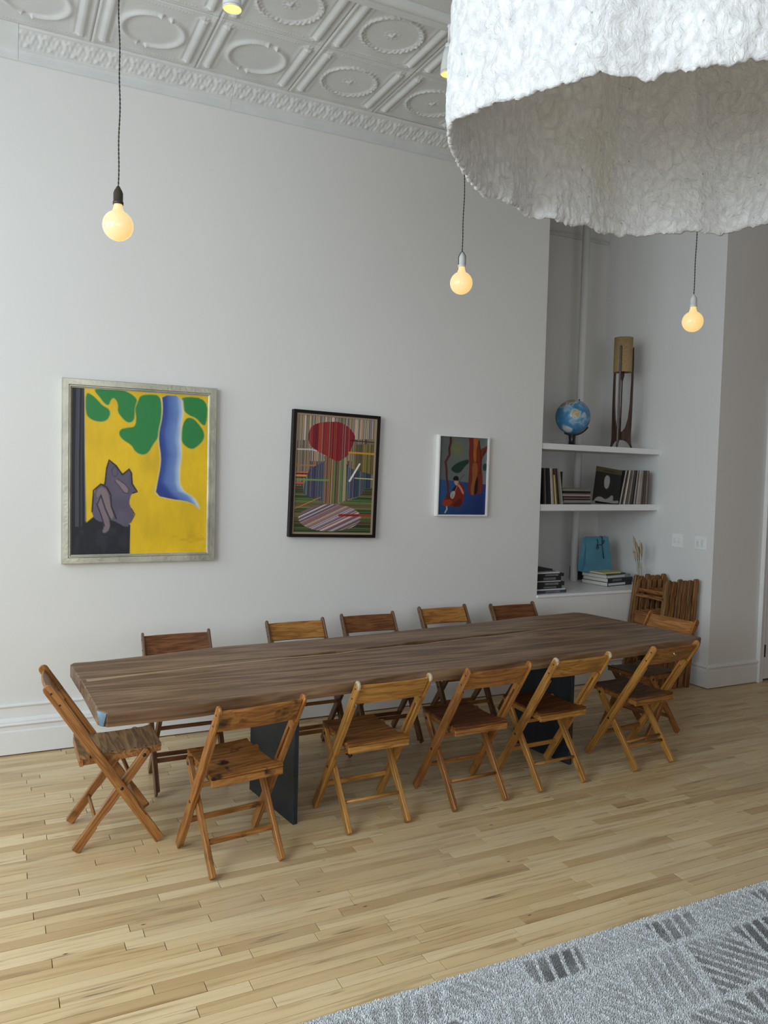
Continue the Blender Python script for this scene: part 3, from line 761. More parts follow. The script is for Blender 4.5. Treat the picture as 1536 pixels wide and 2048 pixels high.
make_chair('tawny wooden folding chair at the left end of the table, seat greyed and tacked', K['tawny'], (0.500, -1.285, 0), R(-90), END, 'round', extra='tacks')
make_chair('amber wooden folding chair nearest the viewer, seat stained with dark spots', K['amber'], (0.968, -1.735, 0), R(7), NEAR, 'flat')
make_chair('honey wooden folding chair with pale worn post tops, second along the near side', K['honey'], (1.690, -1.600, 0), R(1.5), NEAR, 'round')
make_chair('orange-brown folding chair with dark red seat, third along the near side', K['russet'], (2.305, -1.575, 0), R(2), NEAR, 'round')
make_chair('golden folding chair in front of the right steel leg, fourth along the near side', K['golden'], (2.875, -1.545, 0), R(3), NEAR, 'round')
make_chair('folding chair with a brass grommet in its back slat, last on the near side', K['umber'], (3.600, -1.510, 0), R(5), NEAR, 'double', extra='grommet')
make_chair('folding chair at the far right end of the table, back toward the stacked chairs', K['oak'], (4.065, -1.125, 0), R(97), END, 'flat')
make_chair('dark brown folding chair leftmost along the wall, below the yellow painting', K['brown'], (0.955, -0.790, 0), R(180), FAR, 'flat')
make_chair('folding chair with light orange back slat, second from left along the wall', K['pine'], (1.755, -0.662, 0), R(181), FAR, 'flat')
make_chair('folding chair with reddish back slat, below the striped painting', K['cherry'], (2.300, -0.592, 0), R(179), FAR, 'flat')
make_chair('folding chair with orange back slat, fourth along the wall, below the small painting', K['pine'], (2.960, -0.500, 0), R(180), FAR, 'flat')
make_chair('folding chair with dark red back slat, rightmost along the wall by the recess', K['cherry'], (3.548, -0.556, 0), R(180), FAR, 'flat')

# ------------------------------------------------------------------ folded chairs stacked upside down against the side wall
OLD = [(0.050, 0.020, 0.006, 1), (0.185, 0.088, 0.028, 1), (0.33, 0.175, 0.062, 1)]
OLD2 = [(0.060, 0.020, 0.006, 1), (0.21, 0.080, 0.020, 1), (0.34, 0.150, 0.045, 1)]
FM = [wood('folded_wood', *OLD, 'z', 26, 0.07, 0.55), wood('folded_dark_wood', *OLD2, 'z', 26, 0.07, 0.55)]
FS = wood('folded_slat_wood', *OLD2, 'y', 26, 0.09, 0.5)
fl = ['folded wooden chair leftmost in the leaning stack, open face toward the table',
      'folded wooden chair second from the left in the leaning stack', 'folded wooden chair third from the left in the leaning stack',
      'folded wooden chair third from the right in the leaning stack', 'folded wooden chair second from the right in the leaning stack',
      'folded wooden chair rightmost in the leaning stack, flat against the side wall']
def folded(i):
    """folded flat, feet up; local x is the thickness of the pack, y its width, z its length"""
    t = empty('folded_chair'); tag(t, fl[i], 'chair', 'folded chairs stacked against the side wall')
    rr = random.Random(i)
    mt = FM[i % 2]
    L = 0.925+rr.uniform(-0.008, 0.012)
    for s in (-1, 1):
        bm = bmesh.new(); a, b_ = s*0.195, s*0.171
        y0, y1 = min(a, b_), max(a, b_)
        pol = [(-0.026, 0.004), (-0.022, 0), (0.022, 0), (0.026, 0.004), (0.026, L-0.19), (0.018, L-0.175), (0.018, L-0.13), (0.026, L-0.115), (0.026, L-0.016), (0.012, L), (-0.017, L-0.004), (-0.026, L-0.016)]
        prism(bm, pol, 'y', y0, y1, bev=0.0025); bm_obj('back_post', bm, mt, t)
        bm = bmesh.new(); a, b_ = s*0.168, s*0.148; LL = L-0.035+rr.uniform(-0.01, 0.01)
        prism(bm, [(-0.018, L-0.56), (0.0, L-0.575), (0.018, L-0.56), (0.018, LL-0.01), (0.01, LL), (-0.018, LL-0.006)], 'y', min(a, b_), max(a, b_), bev=0.0025); bm_obj('leg', bm, mt, t)
    box('back_slat', (-0.006, -0.171, 0.012), (0.006, 0.171, 0.108), FS, t, 0.002)
    box('stretcher', (-0.018, -0.171, L-0.185), (-0.004, 0.171, L-0.155), FS, t, 0.002)
    box('stretcher', (0.004, -0.148, L-0.14), (0.016, 0.148, L-0.11), FS, t, 0.002)
    bm = bmesh.new(); bx(bm, (-0.004, -0.146, 0.28), (0.014, 0.146, 0.62), bev=0.003); bm_obj('seat', bm, FS, t)
    box('seat_rail', (-0.018, -0.146, 0.60), (-0.003, 0.146, 0.63), FS, t, 0.002)
    return t
for i in range(6):
    t = folded(i); lean = math.atan2(0.118-0.010*i, 0.93)
    xt = 5.032+i*0.0625
    t.location = (xt-0.93*math.sin(lean), -0.222+0.004*math.sin(i*2.1), 0.0215*math.sin(lean))
    t.rotation_euler = (0, lean, 0)

# ------------------------------------------------------------------ paintings
def paint_mat(name, rough=0.5, relief=0.25):
    M, nt, b = newmat(name); b.inputs['Roughness'].default_value = rough
    at = N(nt, 'ShaderNodeVertexColor', layer_name='paint'); tc = N(nt, 'ShaderNodeTexCoord')
    mp = N(nt, 'ShaderNodeMapping'); mp.inputs['Scale'].default_value = (30, 30, 9); nt.links.new(tc.outputs['Object'], mp.inputs[0])
    n = N(nt, 'ShaderNodeTexNoise'); n.inputs['Scale'].default_value = 1.2; n.inputs['Detail'].default_value = 5; n.inputs['Distortion'].default_value = 1.2
    nt.links.new(mp.outputs[0], n.inputs['Vector'])
    r = ramp(nt, [(0.3, (0.86, 0.86, 0.86, 1)), (0.7, (1.0, 1.0, 1.0, 1))], n.outputs[0])
    nt.links.new(mixc(nt, at.outputs[0], r.outputs[0], relief*2 if relief < 0.5 else 1.0, 'MULTIPLY'), b.inputs['Base Color'])
    bump(nt, b, n.outputs[0], relief, 0.002); return M
def lin(c):
    c = np.asarray(c, float)/255
    return np.where(c <= 0.04045, c/12.92, ((c+0.055)/1.055)**2.4)
class Canvas:
    """paint laid on a rectangular canvas: shapes are given in sketch coordinates whose corners are `q` (TL,TR,BR,BL)"""
    def __init__(s, q, nu, nv):
        u, v = np.meshgrid(np.linspace(0, 1, nu+1), np.linspace(0, 1, nv+1))
        A = []
        for (x, y), (a, b_) in zip(q, ((0, 0), (1, 0), (1, 1), (0, 1))):
            A.append([a, b_, 1, 0, 0, 0, -x*a, -x*b_, x]); A.append([0, 0, 0, a, b_, 1, -y*a, -y*b_, y])
        A = np.array(A, float); h = np.linalg.solve(A[:, :8], A[:, 8])
        w = h[6]*u+h[7]*v+1
        s.x = (h[0]*u+h[1]*v+h[2])/w; s.y = (h[3]*u+h[4]*v+h[5])/w; s.u = u; s.v = v
        s.c = np.zeros(u.shape+(3,)); s.nu, s.nv = nu, nv
        s.px = abs(q[1][0]-q[0][0])/nu
    def sdf(s, poly, closed=True):
        P = np.array(poly, float); d2 = np.full(s.x.shape, 1e18); ins = np.zeros(s.x.shape, bool)
        n = len(P)
        for i in range(n if closed else n-1):
            a, b_ = P[i], P[(i+1) % n]; e = b_-a
            wx, wy = s.x-a[0], s.y-a[1]; t = np.clip((wx*e[0]+wy*e[1])/(e@e+1e-9), 0, 1)
            d2 = np.minimum(d2, (wx-e[0]*t)**2+(wy-e[1]*t)**2)
            if closed:
                with np.errstate(divide='ignore', invalid='ignore'):
                    c = ((a[1] > s.y) != (b_[1] > s.y)) & (s.x < e[0]*(s.y-a[1])/(e[1] if e[1] else 1e-9)+a[0])
                ins ^= c
        d = np.sqrt(d2)
        return np.where(ins, -d, d) if closed else d
    def over(s, col, m):
        s.c = s.c*(1-m[..., None])+(lin(col) if not isinstance(col, np.ndarray) or col.ndim == 1 else col)*m[..., None]
    def poly(s, pts, col, soft=None, smooth=0):
        for _ in range(smooth):
            P = np.array(pts, float); Q = np.roll(P, -1, 0); pts = np.stack([P*0.75+Q*0.25, P*0.25+Q*0.75], 1).reshape(-1, 2)
        w = soft or s.px
        s.over(col, np.clip(0.5-s.sdf(pts)/(2*w), 0, 1))
    def line(s, pts, col, w, soft=None, al=1.0):
        f = soft or s.px*0.7
        s.over(col, al*np.clip(0.5-(s.sdf(pts, False)-w/2)/(2*f), 0, 1))
    def vnoise(s, sc, seed=0, ax=(1, 1)):
        r = np.random.RandomState(seed); g = r.rand(64, 64)
        X = s.u*sc*ax[0] % 63; Y = s.v*sc*ax[1] % 63; i = X.astype(int); j = Y.astype(int); a = X-i; b_ = Y-j
        a = a*a*(3-2*a); b_ = b_*b_*(3-2*b_)
        return (g[j, i]*(1-a)+g[j, i+1]*a)*(1-b_)+(g[j+1, i]*(1-a)+g[j+1, i+1]*a)*b_
def picture(label, x0, x1, z0, z1, depth, fw, cv, mats, tilt=0.0, frame='plain', inner=None):
    """framed picture hanging on the wall y = 0; origin at its bottom centre"""
    cx = (x0+x1)/2; w = x1-x0; h = z1-z0
    t = empty('painting', (cx, 0, z0)); tag(t, label, 'painting'); t.rotation_euler = (0, tilt, 0)
    # frame rails, mitred
    prof = {'plain': [(0, 0.0), (0, depth), (fw, depth), (fw, depth-0.012), (fw, 0.0)],
            'moulded': [(0, 0.0), (0, depth-0.006), (0.004, depth), (fw*0.66, depth), (fw*0.70, depth-0.006), (fw*0.76, depth-0.003), (fw*0.84, depth-0.003), (fw*0.88, depth-0.012), (fw, depth-0.014), (fw, 0.0)]}[frame]
    corners = [(-w/2, 0), (w/2, 0), (w/2, h), (-w/2, h)]
    dirs = [(1, 1), (-1, 1), (-1, -1), (1, -1)]
    bmf = bmesh.new(); rings = []
    for (cx_, cz_), (dx, dz) in zip(corners, dirs):
        rings.append([bmf.verts.new((cx_+dx*a, -d_, cz_+dz*a)) for a, d_ in prof])
    n = len(prof)
    for k in range(4):
        A, B = rings[k], rings[(k+1) % 4]
        for i in range(n): bmf.faces.new((A[i], A[(i+1) % n], B[(i+1) % n], B[i]))
    bmesh.ops.recalc_face_normals(bmf, faces=list(bmf.faces))
    bm_obj('frame', bmf, mats[0], t)
    a = fw
    if inner:
        b2 = inner[0]
        bmf = bmesh.new()
        for lo, hi in (((-w/2+a, 0, a), (w/2-a, 0, a+b2)), ((-w/2+a, 0, h-a-b2), (w/2-a, 0, h-a)), ((-w/2+a, 0, a+b2), (-w/2+a+b2, 0, h-a-b2)), ((w/2-a-b2, 0, a+b2), (w/2-a, 0, h-a-b2))):
            bx(bmf, (lo[0], -depth+0.010, lo[2]), (hi[0], -depth+0.022, hi[2]))
        o = bm_obj('inner_lip', bmf, inner[1], t); a += b2
    dd = depth-0.016
    me = grid_obj('canvas', lambda u, v: (-w/2+a+u*(w-2*a), -dd+0*u, h-a-v*(h-2*a)), cv.nu, cv.nv, mats[1], t, False, cv.c)
    bm = bmesh.new(); bx(bm, (-w/2+a*0.6, -dd+0.002, a*0.6), (w/2-a*0.6, -0.002, h-a*0.6)); bm_obj('backing_board', bm, M_walnut, t)
    return t
M_silver = plain('silver_leaf', (0.50, 0.49, 0.40, 1), 0.38, metal=0.75, nscale=45, nstr=0.35, var=0.22)
M_blackframe = plain('black_frame', (0.010, 0.007, 0.006, 1), 0.5, spec=0.25)
M_whiteframe = plain('white_frame', (0.80, 0.79, 0.76, 1), 0.4)
M_lip = plain('raw_wood_lip', (0.36, 0.26, 0.17, 1), 0.6)

# painting 1
c = Canvas([(185, 185), (1345, 265), (1325, 1605), (185, 1600)], 250, 300)
n1 = c.vnoise(7, 1); n2 = c.vnoise(26, 2, (1, 0.5))
ye = lin((226, 184, 14))*(0.86+0.22*n1+0.10*n2)[..., None]*np.array([1, 1, 1.0]); c.c = ye
G = (38, 128, 62)
def blob(p, col=G):
    q = [(x+3, y+3) for x, y in p]
    c.poly(q, (212, 190, 60), 14, 1); c.poly(p, col, 5, 2)
blob([(300, 230), (345, 240), (400, 290), (440, 340), (500, 370), (510, 420), (475, 475), (400, 480), (330, 450), (300, 400)])
blob([(370, 195), (560, 190), (680, 235), (740, 290), (720, 340), (715, 400), (712, 470), (660, 495), (600, 440), (568, 390), (575, 330), (545, 275), (515, 285), (495, 345), (455, 320), (420, 270), (385, 230)])
blob([(760, 255), (850, 245), (935, 258), (948, 400), (940, 500), (920, 610), (870, 680), (830, 750), (780, 768), (720, 740), (690, 680), (620, 640), (580, 590), (590, 545), (650, 530), (720, 525), (728, 440), (715, 370), (740, 310)])
blob([(1115, 262), (1345, 285), (1330, 520), (1290, 512), (1240, 450), (1180, 430), (1135, 390), (1115, 330)])
blob([(1150, 450), (1210, 450), (1260, 500), (1310, 570), (1310, 640), (1250, 700), (1200, 725), (1140, 690), (1108, 640), (1115, 540)])
gm = (n2-0.5)[..., None]*0.05; 
LEG = [(945, 252), (1115, 262), (1130, 400), (1110, 520), (1105, 650), (1115, 760), (1095, 900), (1095, 1010), (1130, 1080), (1215, 1130), (1255, 1190), (1270, 1245), (1222, 1190), (1130, 1160), (1040, 1150), (890, 1112), (910, 1000), (935, 870), (940, 780), (920, 650), (925, 560), (950, 450), (955, 340)]
c.poly([(x+(8 if x > 1000 else -8), y+4) for x, y in LEG], (226, 210, 140), 8, 1)
le = np.interp(c.y, [250, 450, 600, 780, 1000, 1120, 1250], [950, 950, 922, 940, 908, 1000, 1200]); re = np.interp(c.y, [250, 400, 520, 650, 760, 900, 1010, 1080, 1130, 1250], [1115, 1130, 1110, 1105, 1115, 1095, 1095, 1130, 1215, 1275])
tt = np.clip((c.x-le)/(re-le+1e-6), 0, 1)+0.10*(n2-0.5)
stops = [0, 0.22, 0.42, 0.72, 0.9, 1.0]; cols = [lin(x) for x in ((36, 58, 132), (50, 78, 148), (84, 112, 178), (108, 136, 192), (168, 188, 212), (198, 210, 220))]
lc = np.stack([np.interp(tt, stops, [q[k] for q in cols]) for k in range(3)], -1)
c.poly(LEG, lc, 4, 1)
c.poly([(185, 180), (290, 190), (296, 700), (312, 1330), (385, 1270), (500, 1300), (600, 1345), (680, 1355), (676, 1610), (180, 1610)], (18, 20, 32), 4)
c.line([(293, 210), (296, 700), (305, 1320)], (180, 176, 165), 5, 4, 0.7)
for xx_, a_ in ((222, 0.55), (238, 0.7), (268, 0.3)): c.line([(xx_+8, 200), (xx_, 800), (xx_+2, 1360)], (110, 112, 128), 7, 6, a_)
c.over((44, 46, 56), 0.5*np.clip((n2-0.6)*4, 0, 1)*((c.sdf([(190, 1400), (670, 1380), (670, 1600), (190, 1600)]) < 0)))
FIG = [(355, 1240), (370, 1060), (430, 1008), (466, 1005), (480, 870), (500, 806), (560, 855), (612, 932), (665, 885), (690, 920), (695, 1010), (737, 1078), (690, 1090), (668, 1170), (690, 1222), (718, 1270), (680, 1340), (650, 1385), (560, 1330), (520, 1312), (440, 1335), (375, 1300)]
c.poly(FIG, (94, 84, 102), 4, 1)
c.over((70, 66, 88), 0.5*np.clip((n2-0.45)*3, 0, 1)*(c.sdf(FIG) < -4))
c.poly([(395, 1060), (440, 1028), (490, 1070), (502, 1150), (545, 1290), (512, 1312), (460, 1180), (432, 1100), (395, 1130)], (128, 110, 114), 5, 2)
c.poly([(400, 1130), (430, 1115), (470, 1240), (512, 1340), (502, 1395), (472, 1425), (440, 1415), (462, 1370), (430, 1265), (398, 1190)], (122, 106, 112), 5, 2)
c.poly([(548, 985), (570, 970), (640, 1020), (668, 1060), (655, 1092), (625, 1080), (590, 1030)], (134, 116, 122), 5, 2)
th_ = [(548+25*math.cos(a), 905+42*math.sin(a)) for a in np.linspace(0, 2*PI, 18)]
c.line(th_, (52, 46, 62), 6); c.line([(548, 985), (590, 1035), (625, 1085), (660, 1092), (665, 1055), (640, 1018), (575, 968)], (48, 42, 58), 6)
c.line([(358, 1240), (370, 1060), (430, 1008), (480, 1035), (514, 1100), (520, 1200), (560, 1300)], (14, 14, 24), 12)
c.line([(465, 1010), (480, 870), (500, 806), (560, 855), (612, 932), (668, 885), (690, 920), (695, 1010), (737, 1078), (700, 1090)], (16, 14, 26), 12)
c.line([(430, 1110), (400, 1180), (432, 1265), (462, 1365)], (20, 22, 36), 10); c.line([(432, 1100), (470, 1220), (515, 1320)], (24, 24, 38), 10)
c.line([(690, 1222), (718, 1270), (682, 1340)], (20, 18, 30), 7)
c.over((176, 128, 18), 0.35*np.clip((c.vnoise(16, 8, (1, 3))-0.55)*3, 0, 1)*(c.sdf([(1000, 1430), (1250, 1420), (1320, 1500), (1050, 1560)]) < 0))
picture('large painting in a silver frame: blue leg and green leaves on yellow', 0.350, 1.292, 1.157, 2.290, 0.048, 0.055, c, [M_silver, paint_mat('oil_paint_yellow', 0.5, 0.25)], 0.0, 'moulded')

# painting 2, made of fine stripes
c = Canvas([(122, 112), (1282, 222), (1203, 1892), (60, 1872)], 330, 420)
rs = np.random.RandomState(11)
def stripes(pal, wmin, wmax, total=1400, seed=0):
    r = np.random.RandomState(seed); e = [0]; k = []
    while e[-1] < total: e.append(e[-1]+r.uniform(wmin, wmax)); k.append(lin(pal[r.randint(len(pal))]))
    return np.array(e), np.array(k)
def lay(coord, pal, wmin, wmax, mask, seed):
    e, k = stripes(pal, wmin, wmax, 2600, seed)
    idx = np.clip(np.searchsorted(e, coord)-1, 0, len(k)-1)
    c.over(k[idx], mask.astype(float))
V_ = c.u*1160; H_ = c.v*1760
ALL = np.ones(c.u.shape, bool)
TOP = [(176, 150, 150), (120, 110, 104), (206, 186, 150), (150, 140, 90), (96, 100, 96), (140, 104, 96), (190, 150, 96), (110, 90, 80), (214, 204, 196), (130, 130, 134), (84, 70, 62)]
lay(V_, TOP, 4, 10, ALL, 1)
MID = [(128, 108, 96), (92, 84, 92), (150, 124, 80), (120, 84, 76), (104, 104, 110), (166, 150, 120), (70, 62, 70), (140, 130, 96)]
lay(V_, MID, 4, 9, (c.y > 500) & ((c.x < 300) | (c.x > 930) | (c.y > 820)), 2)
lay(V_, [(84, 74, 40), (120, 110, 50), (100, 78, 60), (150, 120, 60), (90, 96, 70)], 5, 13, (c.x > 960) & (c.y > 575) & (c.y < 1035), 9)
lay(V_, [(50, 62, 92), (72, 82, 104), (90, 72, 92), (46, 70, 74), (110, 100, 110), (62, 50, 66), (96, 112, 110)], 5, 13, c.sdf([(300, 930), (520, 830), (560, 1440), (300, 1370), (205, 1300), (215, 1180)]) < 0, 3)
lay(V_, [(48, 66, 84), (36, 44, 66), (88, 84, 110), (60, 90, 84), (120, 120, 126), (70, 52, 74)], 5, 13, c.sdf([(830, 840), (900, 930), (1230, 1030), (1225, 1220), (1120, 1240), (1040, 1350), (820, 1400)]) < 0, 4)
lay(V_, [(60, 88, 60), (90, 130, 84), (150, 90, 40), (140, 120, 112), (110, 100, 92), (170, 150, 110), (76, 56, 40), (150, 150, 60), (110, 60, 50)], 6, 15, c.sdf([(520, 740), (850, 770), (850, 1400), (700, 1460), (570, 1460), (500, 1420)]) < 0, 5)
lay(H_, [(42, 78, 44), (70, 104, 52), (84, 50, 34), (30, 46, 30), (110, 120, 64), (50, 94, 56), (60, 40, 30), (120, 84, 60)], 5, 13, (c.y > 1185) & ((c.sdf([(205, 1180), (215, 1310), (560, 1470), (720, 1470), (1040, 1355), (1130, 1230), (1235, 1225), (1235, 1100), (205, 1100)]) > 0)), 6)
BLOB = [(300, 330), (370, 265), (480, 235), (640, 228), (760, 236), (880, 310), (950, 390), (985, 470), (960, 540), (915, 650), (880, 730), (800, 790), (720, 835), (650, 800), (540, 740), (420, 670), (320, 600), (280, 520), (278, 430)]
for _ in range(2):
    P_ = np.array(BLOB, float); Q_ = np.roll(P_, -1, 0); BLOB = np.stack([P_*.75+Q_*.25, P_*.25+Q_*.75], 1).reshape(-1, 2)
lay(V_, [(120, 24, 34), (140, 30, 40), (96, 20, 34), (160, 60, 44), (130, 22, 44), (110, 30, 30), (150, 110, 100), (100, 22, 40)], 6, 17, c.sdf(BLOB) < 0, 7)
ELL = [(600+465*math.cos(a)*1.0, 1665+200*math.sin(a)+0.0*math.cos(a)) for a in np.linspace(0, 2*PI, 40, endpoint=False)]
DG = c.y*0.9+c.x*0.42
lay(DG*1.0, [(170, 150, 150), (120, 96, 104), (196, 180, 160), (110, 84, 110), (90, 80, 82), (160, 110, 110), (210, 200, 196), (130, 100, 80), (100, 80, 120)], 5, 13, c.sdf(ELL) < 0, 8)
for p, col, w in ([[(115, 636), (330, 645), (400, 665)], (190, 188, 184), 22], [[(100, 875), (380, 885)], (170, 116, 70), 18], [[(95, 980), (272, 985)], (206, 96, 78), 22],
                  [[(95, 1003), (265, 1008)], (60, 14, 12), 16], [[(92, 1030), (245, 1036)], (226, 150, 50), 24], [[(92, 1058), (240, 1062)], (70, 20, 14), 14], [[(90, 1092), (580, 1106)], (110, 150, 78), 24],
                  [[(90, 1140), (208, 1145)], (200, 90, 76), 22], [[(90, 1164), (206, 1168)], (120, 40, 34), 16], [[(910, 515), (1265, 548)], (40, 14, 14), 13], [[(890, 695), (1258, 722)], (206, 146, 48), 26],
                  [[(975, 1078), (1245, 1096)], (206, 200, 130), 14], [[(1045, 870), (895, 1120)], (232, 228, 216), 26], [[(745, 1628), (1060, 1630)], (150, 26, 28), 34], [[(1050, 1630), (1205, 1636)], (150, 62, 44), 38],
                  [[(85, 1525), (465, 1360)], (196, 130, 60), 11]):
    c.line(p, col, w)
picture('striped painting in a thin black frame: red blob, stripes and pale oval', 1.806, 2.468, 1.297, 2.180, 0.050, 0.022, c, [M_blackframe, paint_mat('acrylic_stripes', 0.5, 0.1)], 0.024, 'plain', (0.012, M_lip))

# painting 3
c = Canvas([(258, 210), (1270, 250), (1225, 1850), (222, 1850)], 150, 220)
n2 = c.vnoise(20, 4)
c.c = lin((98, 104, 102))*(0.82+0.3*c.u+0.15*c.v)[..., None]*np.ones((1, 1, 3))
dd_ = np.hypot((c.x-620)/170, (c.y-480)/230); c.over((112, 112, 66), 0.8*np.clip(1.2-dd_, 0, 1))
hor = 1110+(c.x-230)*0.10
k_ = np.clip((c.x-230)/1000, 0, 1)[..., None]; fl_ = lin((44, 84, 132))*(1-k_)+lin((22, 46, 108))*k_
c.over(fl_*(1-0.45*np.clip((c.v-0.75)*3, 0, 1))[..., None], np.clip((c.y-hor)/8, 0, 1))
c.line([(490, 220), (495, 330), (462, 470), (470, 600), (385, 750), (408, 900), (412, 1080), (440, 1220), (450, 1400)], (86, 40, 32), 46); c.line([(480, 250), (478, 340), (452, 540)], (44, 30, 26), 16)
TR = [(850, 220), (1090, 240), (1100, 480), (1150, 470), (1268, 390), (1262, 520), (1160, 660), (1140, 800), (1175, 1100), (1170, 1400), (1050, 1420), (960, 1450), (850, 1380), (865, 1200), (890, 800), (870, 600), (888, 330)]
c.poly(TR, (112, 42, 26), 5, 1)
c.poly([(960, 225), (1075, 240), (1060, 380), (1030, 480), (1035, 740), (985, 745), (965, 600), (980, 420)], (160, 92, 44), 5, 1)
c.poly([(975, 750), (1040, 760), (1065, 850), (1050, 1040), (1000, 1200), (985, 1440), (930, 1440), (915, 1300), (960, 1080), (940, 900)], (140, 84, 46), 5, 1)
c.poly([(1060, 1020), (1075, 1180), (1060, 1400), (990, 1450), (1000, 1220)], (30, 16, 18), 5, 1)
c.line([(1090, 300), (1120, 520), (1140, 800), (1110, 1000)], (54, 26, 20), 18); c.line([(1268, 400), (1180, 590)], (40, 24, 20), 24)
c.poly([(497, 895), (560, 820), (650, 760), (760, 715), (870, 690), (885, 760), (800, 830), (740, 920), (680, 980), (600, 985), (530, 945)], (28, 54, 42), 5, 2)
c.poly([(1160, 830), (1215, 762), (1262, 790), (1258, 920), (1190, 940)], (32, 54, 44), 5, 2)
c.poly([(640, 1190), (740, 1190), (790, 1300), (785, 1480), (740, 1690), (560, 1690), (330, 1640), (325, 1560), (400, 1500), (520, 1500), (610, 1300)], (120, 36, 26), 5, 2)
c.poly([(330, 1560), (430, 1530), (560, 1560), (500, 1650), (400, 1690), (330, 1640)], (150, 54, 30), 5, 1); c.poly([(640, 1540), (740, 1500), (740, 1690), (520, 1700)], (84, 26, 26), 6, 1)
c.poly([(400, 1420), (470, 1390), (520, 1420), (490, 1530), (400, 1530)], (86, 40, 28), 5, 1); c.poly([(510, 1370), (600, 1230), (640, 1260), (560, 1400)], (44, 16, 30), 5, 1)
c.poly([(545, 1090), (580, 1045), (640, 1040), (670, 1090), (665, 1150), (550, 1140)], (18, 14, 14), 4, 2)
c.poly([(560, 1145), (640, 1140), (680, 1180), (640, 1250), (590, 1230)], (176, 142, 122), 4, 1)
c.poly([(650, 1200), (700, 1240), (770, 1360), (775, 1440), (735, 1400), (690, 1300), (640, 1240)], (184, 128, 108), 4, 1)
c.poly([(490, 1430), (520, 1370), (580, 1350), (600, 1400), (570, 1500), (530, 1530), (495, 1490)], (172, 160, 156), 4, 2); c.line([(530, 1490), (540, 1420)], (60, 54, 60), 8)
c.line([(590, 1370), (660, 1190), (740, 1050), (800, 1015)], (40, 36, 40), 9); c.line([(590, 1370), (640, 1240)], (176, 130, 110), 10)
c.line([(420, 1690), (425, 1740), (385, 1810)], (170, 176, 160), 26)
picture('small painting in a white frame: red seated musician under a brown tree', 2.985, 3.440, 1.446, 2.063, 0.042, 0.011, c, [M_whiteframe, paint_mat('oil_paint_blue', 0.45, 0.2)], 0.006, 'plain')

# ------------------------------------------------------------------ pendant globe bulbs
def bulb_mat():
    M, nt, b = newmat('opal_bulb'); b.inputs['Base Color'].default_value = (0.34, 0.31, 0.27, 1); b.inputs['Roughness'].default_value = 0.15
    b.inputs['Emission Color'].default_value = (1.0, 0.66, 0.21, 1); b.inputs['Emission Strength'].default_value = 0.88
    return M
M_bulb = bulb_mat()
M_cord = plain('braided_cord', (0.035, 0.028, 0.024, 1), 0.8)
M_socket_w = plain('porcelain_socket', (0.62, 0.64, 0.62, 1), 0.3)
M_socket_d = plain('bronze_socket', (0.06, 0.048, 0.035, 1), 0.4, metal=0.5)
def pendant(x, y, zc, r, ztop, label, dark, hook):
    t = empty('pendant_bulb', (x, y, zc-r)); tag(t, label, 'pendant light', 'globe bulbs hanging on cords')
    prof = [(0, 0)]
    for k in range(1, 22):
        a = -PI/2+k*PI/24; prof.append((r*math.cos(a), r+r*math.sin(a)))
    prof += [(0.021, 2*r+0.004), (0.0175, 2*r+0.014), (0.017, 2*r+0.030), (0, 2*r+0.030)]
    bm = bmesh.new(); lathe(bm, prof, seg=36); bm_obj('bulb', bm, M_bulb, t, True)
    z = 2*r+0.024
    bm = bmesh.new()
    lathe(bm, [(0.0, z), (0.0215, z), (0.0215, z+0.010), (0.0195, z+0.013), (0.0195, z+0.045), (0.016, z+0.056), (0.010, z+0.066), (0.006, z+0.074), (0, z+0.074)], seg=20)
    bm_obj('socket', bm, M_socket_d if dark else M_socket_w, t, True)
    zt = z+0.072
    if hook:
        bm = bmesh.new()
        tube(bm, [(-0.0215, 0, z+0.012), (-0.022, 0, z+0.052), (-0.010, 0, z+0.076), (0.001, 0, z+0.088), (0.012, 0, z+0.078), (0.023, 0, z+0.062), (0.023, 0, z+0.004)], 0.0018, 6)
        bm_obj('wire_loop', bm, M_black, t)
        zt = z+0.082
    # cord: two twisted strands
    bm = bmesh.new(); L = ztop-(zc-r)-zt; n = int(L/0.006)
    for s in (0, PI):
        pts = []
        for k in range(n+1):
            q = k/n; a = s+q*L/0.034*2*PI
            wob = 0.004*math.sin(q*7.0)*math.sin(q*PI)+0.0015*math.sin(q*31)
            pts.append((0.0018*math.cos(a)+wob, 0.0018*math.sin(a), zt+L*q))
        tube(bm, pts, 0.0017, 5)
    o = bm_obj('cord', bm, M_cord, t, True); o['kind'] = 'stuff'
    bm = bmesh.new(); lathe(bm, [(0, L+zt), (0.055, L+zt), (0.055, L+zt-0.012), (0.03, L+zt-0.028), (0, L+zt-0.03)], seg=24); bm_obj('ceiling_rose', bm, M_trim, t, True)
pendant(0.449, -1.70, 2.764, 0.0620, 4.182, 'glowing globe bulb on a long cord with a dark socket, above the yellow painting', True, False)
pendant(2.259, -1.48, 2.805, 0.0610, 4.160, 'glowing globe bulb with white socket hanging just below the left rim of the sculptural shade', False, True)
pendant(3.709, -1.75, 2.710, 0.0610, 4.182, 'glowing globe bulb with white socket hanging in front of the recess, rightmost', False, False)

